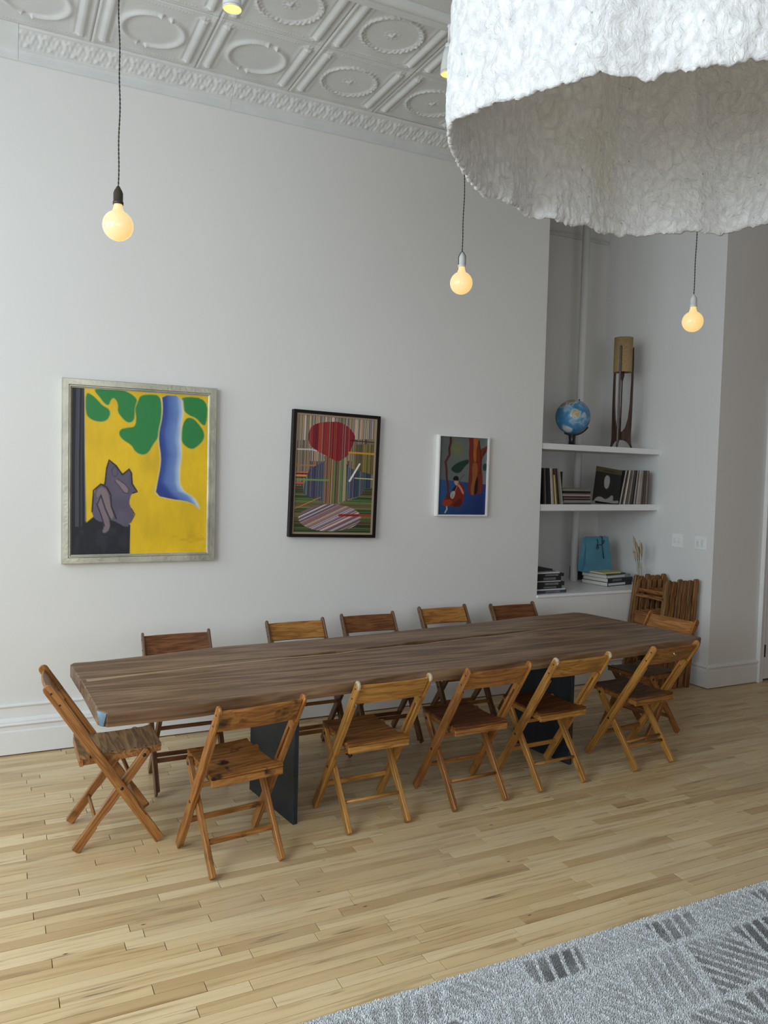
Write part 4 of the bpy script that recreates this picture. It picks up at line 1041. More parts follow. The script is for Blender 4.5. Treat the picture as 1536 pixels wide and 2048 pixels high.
# ------------------------------------------------------------------ white track spotlights on the beam
M_glow, nt, b = newmat('lamp_glow'); b.inputs['Base Color'].default_value = (0.8, 0.75, 0.3, 1); b.inputs['Emission Color'].default_value = (1.0, 0.78, 0.22, 1); b.inputs['Emission Strength'].default_value = 1.0
M_spot = plain('white_enamel', (0.72, 0.72, 0.71, 1), 0.35)
def spot(x, y, ztop, zb, label):
    t = empty('spotlight', (x, y, zb)); tag(t, label, 'spotlight', 'white spotlights under the ceiling beam'); H = ztop-zb
    bm = bmesh.new(); lathe(bm, [(0.045, 0.006), (0.046, 0.0), (0.044, -0.001), (0.0445, 0.02), (0.042, 0.05), (0.032, 0.11), (0.026, 0.135), (0.018, 0.14), (0, 0.14)], seg=28); bm_obj('lamp_body', bm, M_spot, t, True)
    bm = bmesh.new(); lathe(bm, [(0, 0.0015), (0.030, 0.002), (0.043, 0.004), (0.043, 0.010), (0, 0.010)], seg=28); bm_obj('lamp_face', bm, M_glow, t, True)
    bm = bmesh.new(); lathe(bm, [(0.0, 0.135), (0.022, 0.136), (0.022, 0.160), (0.011, 0.165), (0.009, H-0.012), (0.014, H-0.010), (0.014, H), (0, H)], seg=16); bm_obj('stem', bm, M_spot, t, True)
spot(0.985, -1.44, 4.160, 3.915, 'white spotlight with a yellow glow hanging at the top, left of centre')
spot(2.165, -1.44, 4.160, 3.902, 'white spotlight with a yellow glow beside the left edge of the sculptural shade')

# ------------------------------------------------------------------ big sculptural paper-pulp shade
def pulp_mat():
    M, nt, b = newmat('paper_pulp'); b.inputs['Roughness'].default_value = 0.85; b.inputs['Specular IOR Level'].default_value = 0.25
    tc = N(nt, 'ShaderNodeTexCoord')
    n0 = N(nt, 'ShaderNodeTexNoise'); n0.inputs['Scale'].default_value = 1.9; n0.inputs['Detail'].default_value = 4; nt.links.new(tc.outputs['Object'], n0.inputs['Vector'])
    r0 = ramp(nt, [(0.35, (0.755, 0.76, 0.77, 1)), (0.62, (0.765, 0.768, 0.76, 1)), (0.72, (0.70, 0.69, 0.60, 1))], n0.outputs[0])
    nv = N(nt, 'ShaderNodeTexVoronoi'); nv.inputs['Scale'].default_value = 17; nt.links.new(tc.outputs['Object'], nv.inputs['Vector'])
    rv = ramp(nt, [(0.035, (0.30, 0.28, 0.25, 1)), (0.07, (1, 1, 1, 1))], nv.outputs['Distance'])
    nt.links.new(mixc(nt, r0.outputs[0], rv.outputs[0], 0.6, 'MULTIPLY'), b.inputs['Base Color'])
    mp = N(nt, 'ShaderNodeMapping'); mp.inputs['Scale'].default_value = (1, 1, 0.8); nt.links.new(tc.outputs['Object'], mp.inputs[0])
    n1 = N(nt, 'ShaderNodeTexNoise'); n1.inputs['Scale'].default_value = 36; n1.inputs['Detail'].default_value = 7; n1.inputs['Distortion'].default_value = 1.3; n1.inputs['Roughness'].default_value = 0.62
    nt.links.new(mp.outputs[0], n1.inputs['Vector']); bump(nt, b, n1.outputs[0], 1.0, 0.015)
    return M
M_pulp = pulp_mat()
RIM = [(1.118, -3.263), (1.088, -3.332), (1.111, -3.423), (1.150, -3.473), (1.178, -3.544), (1.202, -3.629), (1.236, -3.697), (1.293, -3.734), (1.355, -3.762), (1.405, -3.814), (1.420, -3.857), (1.46, -3.897), (1.525, -3.943),
       (1.68, -4.01), (1.88, -4.05), (2.10, -4.03), (2.30, -3.94), (2.45, -3.78), (2.55, -3.58), (2.56, -3.36), (2.495, -3.195), (2.483, -3.086), (2.455, -3.022), (2.364, -3.004), (2.285, -2.950), (2.245, -2.845), (2.151, -2.813), (1.965, -2.855), (1.801, -2.855), (1.735, -2.800), (1.579, -2.900), (1.479, -2.910), (1.319, -3.021), (1.198, -3.152)]
SC = Vector((1.83, -3.42))
def shade():
    C2 = np.array(RIM); n = 800; m_ = 150
    ang = np.unwrap(np.arctan2(C2[:, 1]-SC.y, C2[:, 0]-SC.x)); rad = np.hypot(C2[:, 0]-SC.x, C2[:, 1]-SC.y)
    if ang[-1] < ang[0]: ang = ang[::-1]; rad = rad[::-1]
    A = np.concatenate([ang-2*PI, ang, ang+2*PI]); Rr = np.concatenate([rad]*3)
    ta = np.linspace(-PI, PI, n, endpoint=False); R0 = np.interp(ta, A, Rr)
    k = np.exp(-np.linspace(-2, 2, 61)**2*1.5); k /= k.sum(); Rs = np.convolve(np.concatenate([R0[-30:], R0, R0[:30]]), k, 'valid')
    prof = [(0.0, 1.0), (0.06, 1.006), (0.20, 1.01), (0.42, 1.0), (0.60, 0.965), (0.78, 0.87), (0.92, 0.70), (1.01, 0.47), (1.06, 0.25), (1.075, 0.05)]
    pz = np.array([p[0] for p in prof]); ps = np.array([p[1] for p in prof]); L = np.concatenate([[0], np.cumsum(np.hypot(np.diff(pz), np.diff(ps)))]); L /= L[-1]
    tv = np.linspace(0, 1, m_)
    V = []; th = 0.022
    def pos(i, j, off):
        t = tv[j]; z = float(np.interp(t, L, pz)); s = float(np.interp(t, L, ps))
        w = max(0, 1-z/0.25); r = (R0[i]*w+Rs[i]*(1-w))*s
        a = ta[i]; x = math.cos(a)*r; y = math.sin(a)*r
        p = Vector((x, y, z)); q = Vector((x, y, z*1.0))
        dn = 0.016*noise.noise(q*2.3)+0.007*noise.noise(q*6.0+Vector((3, 1, 7)))+0.004*noise.noise(q*17+Vector((off*50, 2, 1)))+0.0040*noise.noise(Vector((q.x*40, q.y*40, q.z*26))+Vector((off*90, 5, 5)))+0.0035*noise.noise(Vector((q.x*85, q.y*85, q.z*55))+Vector((off*70, 9, 2)))
        nz = 0.5*max(0, z-0.7)
        u = Vector((math.cos(a), math.sin(a), nz)).normalized()
        edge = 1.0-0.5*math.exp(-z/0.012)
        p += u*(dn-off*edge)
        if z < 0.12: p.z += (0.014*noise.noise(Vector((a*9, 1.5, 0)))+0.008*noise.noise(Vector((a*31, 4.5, 0)))+0.005*noise.noise(Vector((a*80, 7.5, 0))))*(1-z/0.12)
        return p
    # outer from rim to top, inner back down
    grid = [[pos(i, j, 0.0) for i in range(n)] for j in range(m_-1, -1, -1)]+[[pos(i, j, th) for i in range(n)] for j in range(0, m_)]
    rows = len(grid); vs = [p for row in grid for p in row]
    fs = [(j*n+i, (j+1)*n+i, (j+1)*n+(i+1) % n, j*n+(i+1) % n) for j in range(rows-1) for i in range(n)]
    return vs, fs
vs, fs = shade()
root = empty('sculptural_shade', (SC.x, SC.y, 2.70)); tag(root, 'huge rough white paper-pulp pendant shade with a ragged open bottom', 'pendant shade')
py_obj('shade_shell', vs, fs, M_pulp, root, True)
bm = bmesh.new(); tube(bm, [(0, 0, 1.06), (0, 0, ZC+0.012-2.70)], 0.005, 8); bm_obj('suspension_cable', bm, M_black, root)
bm = bmesh.new(); lathe(bm, [(0, 0.60), (0.030, 0.612), (0.045, 0.64), (0.045, 0.665), (0.030, 0.70), (0.018, 0.72), (0.018, 0.76), (0.006, 0.775), (0, 0.775)], seg=24); bm_obj('hidden_bulb', bm, M_bulb, root, True)  # unseen bulb, added for a faint glow and to brighten the shade inside
bm = bmesh.new(); tube(bm, [(0, 0, 0.775), (0, 0, 1.06)], 0.004, 8); bm_obj('hidden_bulb_cord', bm, M_black, root)
pl = bpy.data.lights.new('hidden_bulb_light', 'POINT'); pl.energy = 1.7; pl.color = (1.0, 0.93, 0.80); pl.shadow_soft_size = 0.05
plo = bpy.data.objects.new('hidden_bulb_light', pl); COL.objects.link(plo); plo.location = (SC.x, SC.y, 2.70+0.585)
bm = bmesh.new(); lathe(bm, [(0, 1.56), (0.06, 1.56), (0.06, 1.54), (0.03, 1.53), (0, 1.53)], seg=24); bm_obj('ceiling_rose', bm, M_trim, root, True)

# ------------------------------------------------------------------ rug
M_rugbase = plain('rug_backing', (0.30, 0.31, 0.32, 1), 0.95, nscale=200, nstr=0.5)
def rug_mat():
    M, nt, b = newmat('rug_yarn'); b.inputs['Roughness'].default_value = 0.7; b.inputs['Specular IOR Level'].default_value = 0.4
    at = N(nt, 'ShaderNodeVertexColor', layer_name='paint'); nt.links.new(at.outputs[0], b.inputs['Base Color'])
    b.inputs['Sheen Weight'].default_value = 0.3
    return M
RX0, RX1, RY1, RY0 = 0.15, 4.6, -2.915, -5.6
rug = empty('area_rug', (2.3, -4.2, 0)); tag(rug, 'pale blue-grey looped rug with darker hatched parallelograms, on the wooden floor', 'rug')
def rug_pattern(x, y):
    """0 light ground .. 1 darkest hatch"""
    rowh = 0.295; r0 = RY1-0.04+0.155
    k = np.floor((r0-y)/rowh); fy = (r0-y)/rowh-k                    # 0 at top of a row
    bw = 0.60
    par = np.mod(k, 2)
    xo = x+par*0.30-0.47
    # triangular zigzag: rising blocks and falling blocks alternate along a row
    sl1, sl2 = 0.42*rowh, -0.60*rowh
    j = np.floor(xo/bw); q = xo/bw-j
    falling = (q*bw+sl1*(fy-0.5)) < bw*0.5
    s1 = x-sl1*1.0*(fy)                                             # lines leaning one way
    a1 = np.where(falling, x-0.42*(y), x+0.60*(y))
    pitch = 0.056
    st_ = np.abs(np.mod(a1/pitch, 1)-0.5)*2
    hatch = sstep(0.22, 0.36, st_)
    brd = sstep(0.03, 0.07, fy)*sstep(0.03, 0.07, 1-fy)
    e1 = np.abs((q*bw+sl1*(fy-0.5))-bw*0.5); brd2 = sstep(0.008, 0.022, e1)*sstep(0.008, 0.022, q*bw)*sstep(0.008, 0.022, bw-q*bw)
    edge = sstep(RY1-0.030, RY1-0.05, y)
    fade = 0.62+0.38*np.sin(x*7.3+1.7*np.sin(y*9))*np.sin(y*6.1+2.1*np.sin(x*5+1))+0.12*np.sin(x*31)*np.sin(y*27)
    hatch = hatch*np.clip(fade*1.25, 0.12, 1)
    seed = np.mod(np.sin(k*12.9898+j*78.233+falling*37.7)*43758.5453, 1)
    return hatch*brd*brd2*edge, seed
me = None
grid_obj('rug_base', lambda u, v: (RX0-2.3+u*(RX1-RX0), RY0+4.2+v*(RY1-RY0), 0.006+0*u), 4, 4, M_rugbase, rug, False)
box('rug_backing', (RX0-2.3, RY0+4.2, 0.0005), (RX1-2.3, RY1+4.2, 0.0058), M_rugbase, rug)
def tufts(x0, x1, y0, y1, step, name):
    r = np.random.RandomState(4)
    nx = int((x1-x0)/step); ny = int((y1-y0)/(step*0.8))
    gx, gy = np.meshgrid(np.arange(nx)*step+x0, np.arange(ny)*step*0.8+y0)
    gx = gx+(np.arange(ny)[:, None] % 2)*step*0.5
    x = (gx+r.uniform(-.25, .25, gx.shape)*step).ravel(); y = (gy+r.uniform(-.25, .25, gx.shape)*step).ravel()
    k = (x < RX1) & (y < RY1+0.003); x, y = x[k], y[k]
    N_ = len(x); h = r.uniform(0.006, 0.0095, N_); w = step*0.62
    pat, seed = rug_pattern(x, y)
    h = h*(1-0.22*pat)
    lean = r.normal(0, 0.0022, (N_, 2)); lean[:, 1] += 0.001
    a0 = r.uniform(0, 2*PI, N_)
    base = [np.stack([x+w*np.cos(a0+t), y+w*np.sin(a0+t), np.full(N_, 0.0045)], 1) for t in (0, 2*PI/3, 4*PI/3)]
    top = [np.stack([x+lean[:, 0]+w*0.5*np.cos(a0+t+0.5), y+lean[:, 1]+w*0.5*np.sin(a0+t+0.5), 0.0045+h], 1) for t in (0, 2*PI/3, 4*PI/3)]
    P = np.stack(base+top, 1).reshape(-1, 3); P[:, 0] -= 2.3; P[:, 1] += 4.2
    i = np.arange(N_)*6
    T3 = []
    for k_ in range(3):
        b0, b1 = k_, (k_+1) % 3
        T3 += [np.stack([i+b0, i+b1, i+3+b1], 1), np.stack([i+b0, i+3+b1, i+3+b0], 1)]
    T3.append(np.stack([i+3, i+4, i+5], 1))
    T3 = np.stack(T3, 1).reshape(-1, 3).astype(np.int32)
    me = bpy.data.meshes.new(name); me.vertices.add(len(P)); me.vertices.foreach_set('co', P.astype(np.float32).ravel())
    me.loops.add(T3.size); me.loops.foreach_set('vertex_index', T3.ravel()); me.polygons.add(len(T3)); me.polygons.foreach_set('loop_start', np.arange(0, T3.size, 3, dtype=np.int32)); me.update(calc_edges=True)
    light = np.array([0.74, 0.775, 0.79]); dark = np.array([0.27, 0.255, 0.26])
    vd = dark[None, :]*(1.0-0.45*(seed > 0.72))[:, None]
    strength = np.clip(pat*np.where(seed < 0.3, 0.45, 0.92), 0, 1)
    c = light[None, :]*(1-strength[:, None])+vd*strength[:, None]
    c = c*r.uniform(0.62, 1.30, N_)[:, None]; c = np.repeat(c, 6, 0)
    at = me.color_attributes.new('paint', 'FLOAT_COLOR', 'POINT'); cc = np.ones((len(P), 4), np.float32); cc[:, :3] = c; at.data.foreach_set('color', cc.ravel())
    o = link(name, me, rug_mat(), rug); o['kind'] = 'stuff'
tufts(0.75, 3.5, -3.62, RY1, 0.0052, 'pile')
tufts(RX0, 0.75, RY0, RY1, 0.016, 'pile'); tufts(3.5, RX1, RY0, RY1, 0.016, 'pile'); tufts(0.75, 3.5, RY0, -3.62, 0.016, 'pile')

# ------------------------------------------------------------------ things on the upper shelf
ZS1 = 2.041; ZS2 = 1.538; ZL = 0.790
def globe():
    t = empty('desk_globe', (4.502, 0.262, ZS1)); tag(t, 'blue desk globe on a black stand, on the upper shelf', 'globe')
    r = 0.150; cz = 0.252
    M, nt, b = newmat('globe_print'); b.inputs['Roughness'].default_value = 0.35
    tc = N(nt, 'ShaderNodeTexCoord')
    n = N(nt, 'ShaderNodeTexNoise'); n.inputs['Scale'].default_value = 9; n.inputs['Detail'].default_value = 8; n.inputs['Roughness'].default_value = 0.6; nt.links.new(tc.outputs['Object'], n.inputs['Vector'])
    sea = ramp(nt, [(0.38, (0.045, 0.19, 0.37, 1)), (0.52, (0.075, 0.26, 0.45, 1)), (0.60, (0.30, 0.45, 0.56, 1)), (0.66, (0.10, 0.30, 0.48, 1))], n.outputs[0])
    c_ = sea.outputs[0]
    Rm = np.array([list(_r), list(_u), list(_f)])
    def land(c_, px, py, rad, col, edge, seed):
        # centre given on the sphere as a direction seen from where the globe is looked at
        dx, dy = px, py; dz = -math.sqrt(max(0, 1-dx*dx-dy*dy)); d = _r*dx+_u*dy+_f*dz
        P_ = Vector((0, 0, cz))+d*r
        nn = N(nt, 'ShaderNodeTexNoise'); nn.inputs['Scale'].default_value = 26+seed; nn.inputs['Detail'].default_value = 4; nt.links.new(tc.outputs['Object'], nn.inputs['Vector'])
        sb = N(nt, 'ShaderNodeVectorMath', operation='DISTANCE'); nt.links.new(tc.outputs['Object'], sb.inputs[0]); sb.inputs[1].default_value = P_
        ma = N(nt, 'ShaderNodeMath', operation='MULTIPLY_ADD'); ma.inputs[1].default_value = 0.05; nt.links.new(nn.outputs[0], ma.inputs[0]); nt.links.new(sb.outputs['Value'], ma.inputs[2])
        r1 = ramp(nt, [(0, (1, 1, 1, 1)), (0.5, (1, 1, 1, 1)), (0.52, (0, 0, 0, 1))]); mm = N(nt, 'ShaderNodeMapRange'); mm.inputs['From Max'].default_value = (rad+0.025)*2*1.0
        nt.links.new(ma.outputs[0], mm.inputs[0]); nt.links.new(mm.outputs[0], r1.inputs[0])
        r2 = ramp(nt, [(0, (1, 1, 1, 1)), (0.56, (1, 1, 1, 1)), (0.64, (0, 0, 0, 1))], mm.outputs[0])
        c_ = mixc(nt, c_, edge, r2.outputs[0]); return mixc(nt, c_, col, r1.outputs[0])
    PAL = (0.42, 0.50, 0.55, 1)
    c_ = land(c_, -0.10, 0.08, 0.034, (0.50, 0.36, 0.14, 1), PAL, 0)
    c_ = land(c_, 0.00, -0.02, 0.020, (0.48, 0.36, 0.16, 1), PAL, 4)
    c_ = land(c_, -0.28, 0.88, 0.055, (0.30, 0.24, 0.17, 1), PAL, 1)
    c_ = land(c_, -0.62, 0.70, 0.030, (0.26, 0.22, 0.18, 1), PAL, 2)
    c_ = land(c_, -0.25, 0.62, 0.014, (0.22, 0.26, 0.22, 1), PAL, 3)
    c_ = land(c_, -0.42, -0.80, 0.035, (0.62, 0.64, 0.66, 1), PAL, 5)
    c_ = land(c_, 0.45, 0.00, 0.018, (0.40, 0.50, 0.55, 1), PAL, 9)
    nt.links.new(c_, b.inputs['Base Color'])
    bm = bmesh.new(); lathe(bm, [(0, cz-r)]+[(r*math.cos(a), cz+r*math.sin(a)) for a in np.linspace(-PI/2, PI/2, 34)[1:-1]]+[(0, cz+r)], seg=56)
    ball = bm_obj('globe_ball', bm, M, t, True)
    # half meridian arm of black plastic from pole to pole, tilted axis
    ax = (_r*0.36+_u*0.93).normalized(); side = (_r*0.93-_u*0.36).normalized()
    c0 = Vector((0, 0, cz)); pts = []
    for k in range(15):
        a = R(262-k*9.5); d = _r*math.cos(a)*0.98+_u*math.sin(a)*0.98-_f*0.10
        pts.append(c0+d.normalized()*(r+0.010))
    bm = bmesh.new(); tube(bm, [c0+(_r*math.cos(R(a))+_u*math.sin(R(a))).normalized()*(r+0.009) for a in range(242, 330, 7)], 0.007, 8); bm_obj('meridian_arm', bm, M_black, t, True)
    bm = bmesh.new(); tube(bm, [c0+ax*(r-0.001), c0+ax*(r+0.014)], [0.007, 0.005], 8); bm_obj('pole_pin', bm, M_black, t, True)
    bm = bmesh.new(); lathe(bm, [(0, 0), (0.075, 0), (0.076, 0.006), (0.060, 0.011), (0.030, 0.016), (0.026, 0.05), (0.030, 0.085), (0.034, 0.094), (0, 0.094)], c=(0, 0, 0), seg=32); bm_obj('base', bm, M_black, t, True)
globe()
M_teak = wood('lamp_walnut', (0.022, 0.010, 0.006, 1), (0.05, 0.022, 0.013, 1), (0.085, 0.04, 0.024, 1), 'z', 22, 0.08, 0.4)
def lampshade_mat():
    M, nt, b = newmat('fibre_shade'); b.inputs['Roughness'].default_value = 0.8
    tc = N(nt, 'ShaderNodeTexCoord'); mp = N(nt, 'ShaderNodeMapping'); mp.inputs['Scale'].default_value = (60, 60, 160); nt.links.new(tc.outputs['Object'], mp.inputs[0])
    n = N(nt, 'ShaderNodeTexNoise'); n.inputs['Scale'].default_value = 1; n.inputs['Detail'].default_value = 4; nt.links.new(mp.outputs[0], n.inputs['Vector'])
    r = ramp(nt, [(0.3, (0.27, 0.175, 0.075, 1)), (0.7, (0.42, 0.29, 0.14, 1))], n.outputs[0]); nt.links.new(r.outputs[0], b.inputs['Base Color']); bump(nt, b, n.outputs[0], 0.3, 0.002); return M
def lamp():
    t = empty('table_lamp', (5.075, 0.290, ZS1)); tag(t, 'tall wooden tripod lamp with a slim tan cylinder shade, on the upper shelf', 'lamp')
    outer = [(0.118, 0.0), (0.104, 0.035), (0.099, 0.07), (0.097, 0.12), (0.099, 0.20), (0.101, 0.35), (0.101, 0.60), (0.099, 0.80), (0.095, 0.905), (0.091, 0.915)]
    inner = [(0.086, 0.90), (0.084, 0.80), (0.083, 0.60), (0.078, 0.40), (0.066, 0.27), (0.045, 0.19), (0.020, 0.155), (0.004, 0.148)]
    under = [(0.004, 0.075), (0.030, 0.074), (0.060, 0.062), (0.082, 0.040), (0.098, 0.010), (0.103, 0.0)]
    for a in (-26, 94, 214):
        bm = bmesh.new(); prism(bm, outer+inner+under, 'y', -0.0085, 0.0085, bev=0.002)
        for v in bm.verts: v.co = Matrix.Rotation(R(a), 4, 'Z') @ v.co
        bm_obj('leg', bm, M_teak, t)
    bm = bmesh.new(); tube(bm, [(0, 0, 0.11), (0, 0, 0.60), (0, 0, 0.625), (0, 0, 0.655), (0, 0, 0.70), (0, 0, 0.73), (0, 0, 0.80)], [0.006, 0.006, 0.011, 0.019, 0.015, 0.007, 0.007], 14); bm_obj('centre_stem', bm, M_teak, t, True)
    bm = bmesh.new(); lathe(bm, [(0.082, 0.685), (0.082, 0.995), (0.080, 0.995), (0.080, 0.685), (0.082, 0.685)], seg=40); o = bm_obj('lamp_shade', bm, lampshade_mat(), t, True)
    bm = bmesh.new(); tube(bm, [(-0.08, 0, 0.72), (0.08, 0, 0.72)], 0.002, 6); tube(bm, [(0, -0.08, 0.72), (0, 0.08, 0.72)], 0.002, 6); q = bm_obj('shade_spider', bm, M_bolt, t); q['kind'] = 'stuff'
lamp()

# ------------------------------------------------------------------ records on the lower shelf
def sleeve_mat(i, col):
    return plain('sleeve_%d' % i, lin(col).tolist()+[1], 0.55, var=0.18)
SLC = [(26, 24, 24), (58, 52, 46), (196, 188, 172), (24, 26, 34), (84, 62, 52), (150, 142, 132), (196, 178, 104), (60, 30, 30), (120, 112, 104), (34, 34, 32), (172, 152, 148), (98, 82, 62), (20, 18, 20), (126, 94, 90), (210, 204, 192), (72, 74, 70)]
SM = [sleeve_mat(i, c_) for i, c_ in enumerate(SLC)]
M_paper = plain('paper_edges', (0.62, 0.60, 0.55, 1), 0.8)
NAMES = ['black', 'dark brown', 'cream', 'navy black', 'brown', 'pale grey', 'yellow', 'maroon', 'grey', 'charcoal', 'pinkish grey', 'olive brown', 'jet black', 'dusty rose', 'off-white', 'slate grey']
def record(x, y, ang, th, mi, label, h=0.309, grp='vinyl records on the lower shelf', cat='record'):
    """a sleeve standing on its edge, spine to the viewer; ang leans the top toward +x"""
    o = None
    bm = bmesh.new(); bx(bm, (-th/2, 0, 0), (th/2, 0.30, h), bev=0.0006)
    o = bm_obj('record_sleeve', bm, SM[mi])
    o.location = (x, y, ZS2+abs(math.sin(ang))*th/2); o.rotation_euler = (0, ang, 0); tag(o, label, cat, grp); return o
rr = random.Random(21)
seq = [12, 9, 8, 12, 3, 7, 2, 10, 11, 6, 4, 12, 8, 5]
ang = 0.0; xl = []
wid = [0.010, 0.010, 0.008, 0.020, 0.020, 0.008, 0.013, 0.009, 0.010, 0.012, 0.010, 0.016, 0.016, 0.014]
x = 4.004
ords = ['first', 'second', 'third', 'fourth', 'fifth', 'sixth', 'seventh', 'eighth', 'ninth', 'tenth', 'eleventh', 'twelfth', 'thirteenth', 'fourteenth']
tot = sum(wid)+0.001*14; x = 4.252-tot*1.0; LA = -0.16
for i, (mi, w) in enumerate(zip(seq, wid)):
    h = 0.300 if mi not in (6,) else 0.245
    cosA = math.cos(LA)
    xp = x+w/2
    a = LA*min(1, 0.35+0.65*i/13)
    record(xp, 0.062+rr.uniform(0, 0.012), a, w, mi, '%s record sleeve, %s from the left in the left-hand row of the lower shelf' % (NAMES[mi], ords[i]), h)
    x += w+0.0024
o = record(4.345, 0.20, -0.08, 0.02, 9, 'dark record sleeve standing behind the flat pile on the lower shelf', 0.275)
o.location.x = 4.372; o.location.y = 0.0; o.rotation_euler = (0, -0.07, 0); o.location = (4.322, 0.305, ZS2+0.001)
o.data.transform(Matrix.Rotation(-PI/2, 4, 'Z')); o.rotation_euler = (0, 0, 0.08); o.data.transform(Matrix.Scale(0.42, 4, (1, 0, 0)))
# flat pile of jewel cases
pile = [(0.009, 9), (0.012, 8), (0.013, 5), (0.012, 9), (0.011, 13), (0.012, 7), (0.013, 10), (0.011, 8), (0.020, 12), (0.010, 5), (0.012, 8)]
z = ZS2; po = ['lowest in', 'second from the bottom of', 'third from the bottom of', 'fourth from the bottom of', 'fifth from the bottom of', 'sixth from the bottom of', 'fifth from the top of', 'fourth from the top of', 'third from the top of', 'second from the top of', 'topmost of']
for i, (th, mi) in enumerate(pile):
    w = 0.292+rr.uniform(-0.014, 0.014)
    o = box('record_sleeve', (-w/2, 0, 0), (w/2, 0.24, th-0.0008), SM[mi], bev=0.0008)
    o.location = (4.416+rr.uniform(-0.004, 0.006)+(0.008 if i < 3 else 0), 0.066+rr.uniform(0, 0.008), z+0.0003); o.rotation_euler = (0, 0, rr.uniform(-0.01, 0.02)); z += th
    tag(o, '%s flat sleeve, %s the flat pile on the lower shelf' % (NAMES[mi], po[i]), 'record', 'vinyl records on the lower shelf')
# face-out sleeve, plain dark with a tan band and pale shapes
cv = Canvas([(0, 0), (100, 0), (100, 100), (0, 100)], 90, 90)
cv.c = np.ones(cv.u.shape+(3,))*lin((12, 12, 13)); cv.poly([(0, 0), (100, 0), (100, 14), (0, 14)], (72, 62, 38), 0.6); cv.poly([(28, 6), (70, 7), (70, 10), (28, 9)], (26, 22, 16), 0.8)
cv.poly([(36, 26), (44, 20), (54, 24), (57, 40), (54, 56), (46, 62), (38, 56), (34, 40)], (148, 146, 144), 1, 2)
cv.poly([(5, 98), (14, 88), (30, 85), (46, 92), (60, 86), (70, 76), (78, 80), (76, 94), (100, 88), (100, 100), (5, 100)], (140, 140, 138), 1, 1)
t = empty('record_sleeve', (4.748, 0.085, ZS2)); tag(t, 'black face-out record sleeve with a tan band and pale shapes, leaning on the records', 'record', 'vinyl records on the lower shelf')
t.rotation_euler = (0, 0.115, 0)
M_cover = paint_mat('cover_print', 0.4, 0.05)
grid_obj('cover', lambda u, v: (-0.146+u*0.292, 0*u-0.0005, 0.018+0.298-v*0.298), 90, 90, M_cover, t, False, cv.c)
box('sleeve_board', (-0.147, 0, 0.0172), (0.147, 0.005, 0.317), SM[0], t)
seq2 = [3, 2, 4, 9, 11, 2, 14, 9, 8, 4, 5, 8, 7, 15, 12, 9, 14, 7, 8, 2, 10, 5, 10, 8, 11, 1, 4, 11, 9, 5, 13, 1]
n2_ = len(seq2); x = 4.918; half = n2_//2
for i, mi in enumerate(seq2):
    w = 0.0102; a = 0.20*(1-i/(n2_-1))+0.01
    side = ('from the left' if i < half else 'from the right'); k_ = i if i < half else n2_-1-i
    o_ = ['first', 'second', 'third', 'fourth', 'fifth', 'sixth', 'seventh', 'eighth', 'ninth', 'tenth', 'eleventh', 'twelfth', 'thirteenth', 'fourteenth', 'fifteenth', 'sixteenth'][k_]
    record(x, 0.098+0.0014*i+rr.uniform(0, 0.006), a, w, mi, '%s record sleeve, %s %s in the right-hand row of the lower shelf' % (NAMES[mi], o_, side), 0.306)
    x += 0.0124

# ------------------------------------------------------------------ books, bag, box and vase on the ledge
def book(w, d, th, cover, loc, rz, label, spine='-y', grp=None, strip=None):
    t = empty('book', loc, rz); tag(t, label, 'book', grp)
    c_ = 0.0022
    bm = bmesh.new()
    prism(bm, [(0, 0), (d, 0), (d, c_), (c_, c_), (c_, th-c_), (d, th-c_), (d, th), (0, th)], 'x', 0, w)
    Mx = {'-y': Matrix.Identity(4), '+x': Matrix.Translation((d, 0, 0)) @ Matrix.Rotation(PI/2, 4, 'Z'), '+y': Matrix.Translation((w, d, 0)) @ Matrix.Rotation(PI, 4, 'Z')}[spine]
    for v in bm.verts: v.co = Mx @ v.co
    bm_obj('cover', bm, cover, t)
    bm = bmesh.new(); bx(bm, (0.004, c_, c_), (w-0.004, d-0.005, th-c_), Mx); bm_obj('pages', bm, M_paper, t)
    if strip:
        bm = bmesh.new(); bx(bm, (strip[0]*w, -0.0006, th*0.22), (strip[1]*w, 0, th*0.78), Mx); bm_obj('spine_label', bm, strip[2], t)
    return t
GB = 'books piled at the left end of the ledge'
M_navy = plain('navy_cloth', (0.030, 0.045, 0.085, 1), 0.6, var=0.5); M_char = plain('charcoal_cloth', (0.018, 0.018, 0.020, 1), 0.6, var=0.3); M_white_c = plain('white_cover', (0.60, 0.60, 0.58, 1), 0.5)
M_greyc = plain('grey_cover', (0.22, 0.22, 0.23, 1), 0.55, var=0.25); M_dim = plain('dim_lettering', (0.13, 0.13, 0.14, 1), 0.6, var=0.6); M_yel = plain('yellow_cover', (0.58, 0.50, 0.20, 1), 0.5); M_teal = plain('dark_teal_cover', (0.03, 0.06, 0.07, 1), 0.5)
lb = [(0.335, 0.024, M_navy, 'dark blue book at the very bottom of the left ledge pile', M_dim), (0.330, 0.012, M_white_c, 'thin pale grey book second from the bottom of the left ledge pile', None), (0.29, 0.026, M_char, 'black book third from the bottom of the left ledge pile', M_dim), (0.315, 0.034, M_char, 'thick black book fourth from the bottom of the left ledge pile', M_dim),
      (0.275, 0.008, M_white_c, 'thin white booklet in the middle of the left ledge pile', None), (0.285, 0.036, M_char, 'thick charcoal book above the white booklet in the left ledge pile', M_dim), (0.305, 0.026, M_char, 'black book with protruding spine below the upper white booklet', M_dim),
      (0.265, 0.012, M_white_c, 'white booklet near the top of the left ledge pile', None), (0.225, 0.011, M_greyc, 'thin grey booklet second from the top of the left ledge pile', None), (0.185, 0.016, M_char, 'small black book on top of the left ledge pile', None)]
z = ZL
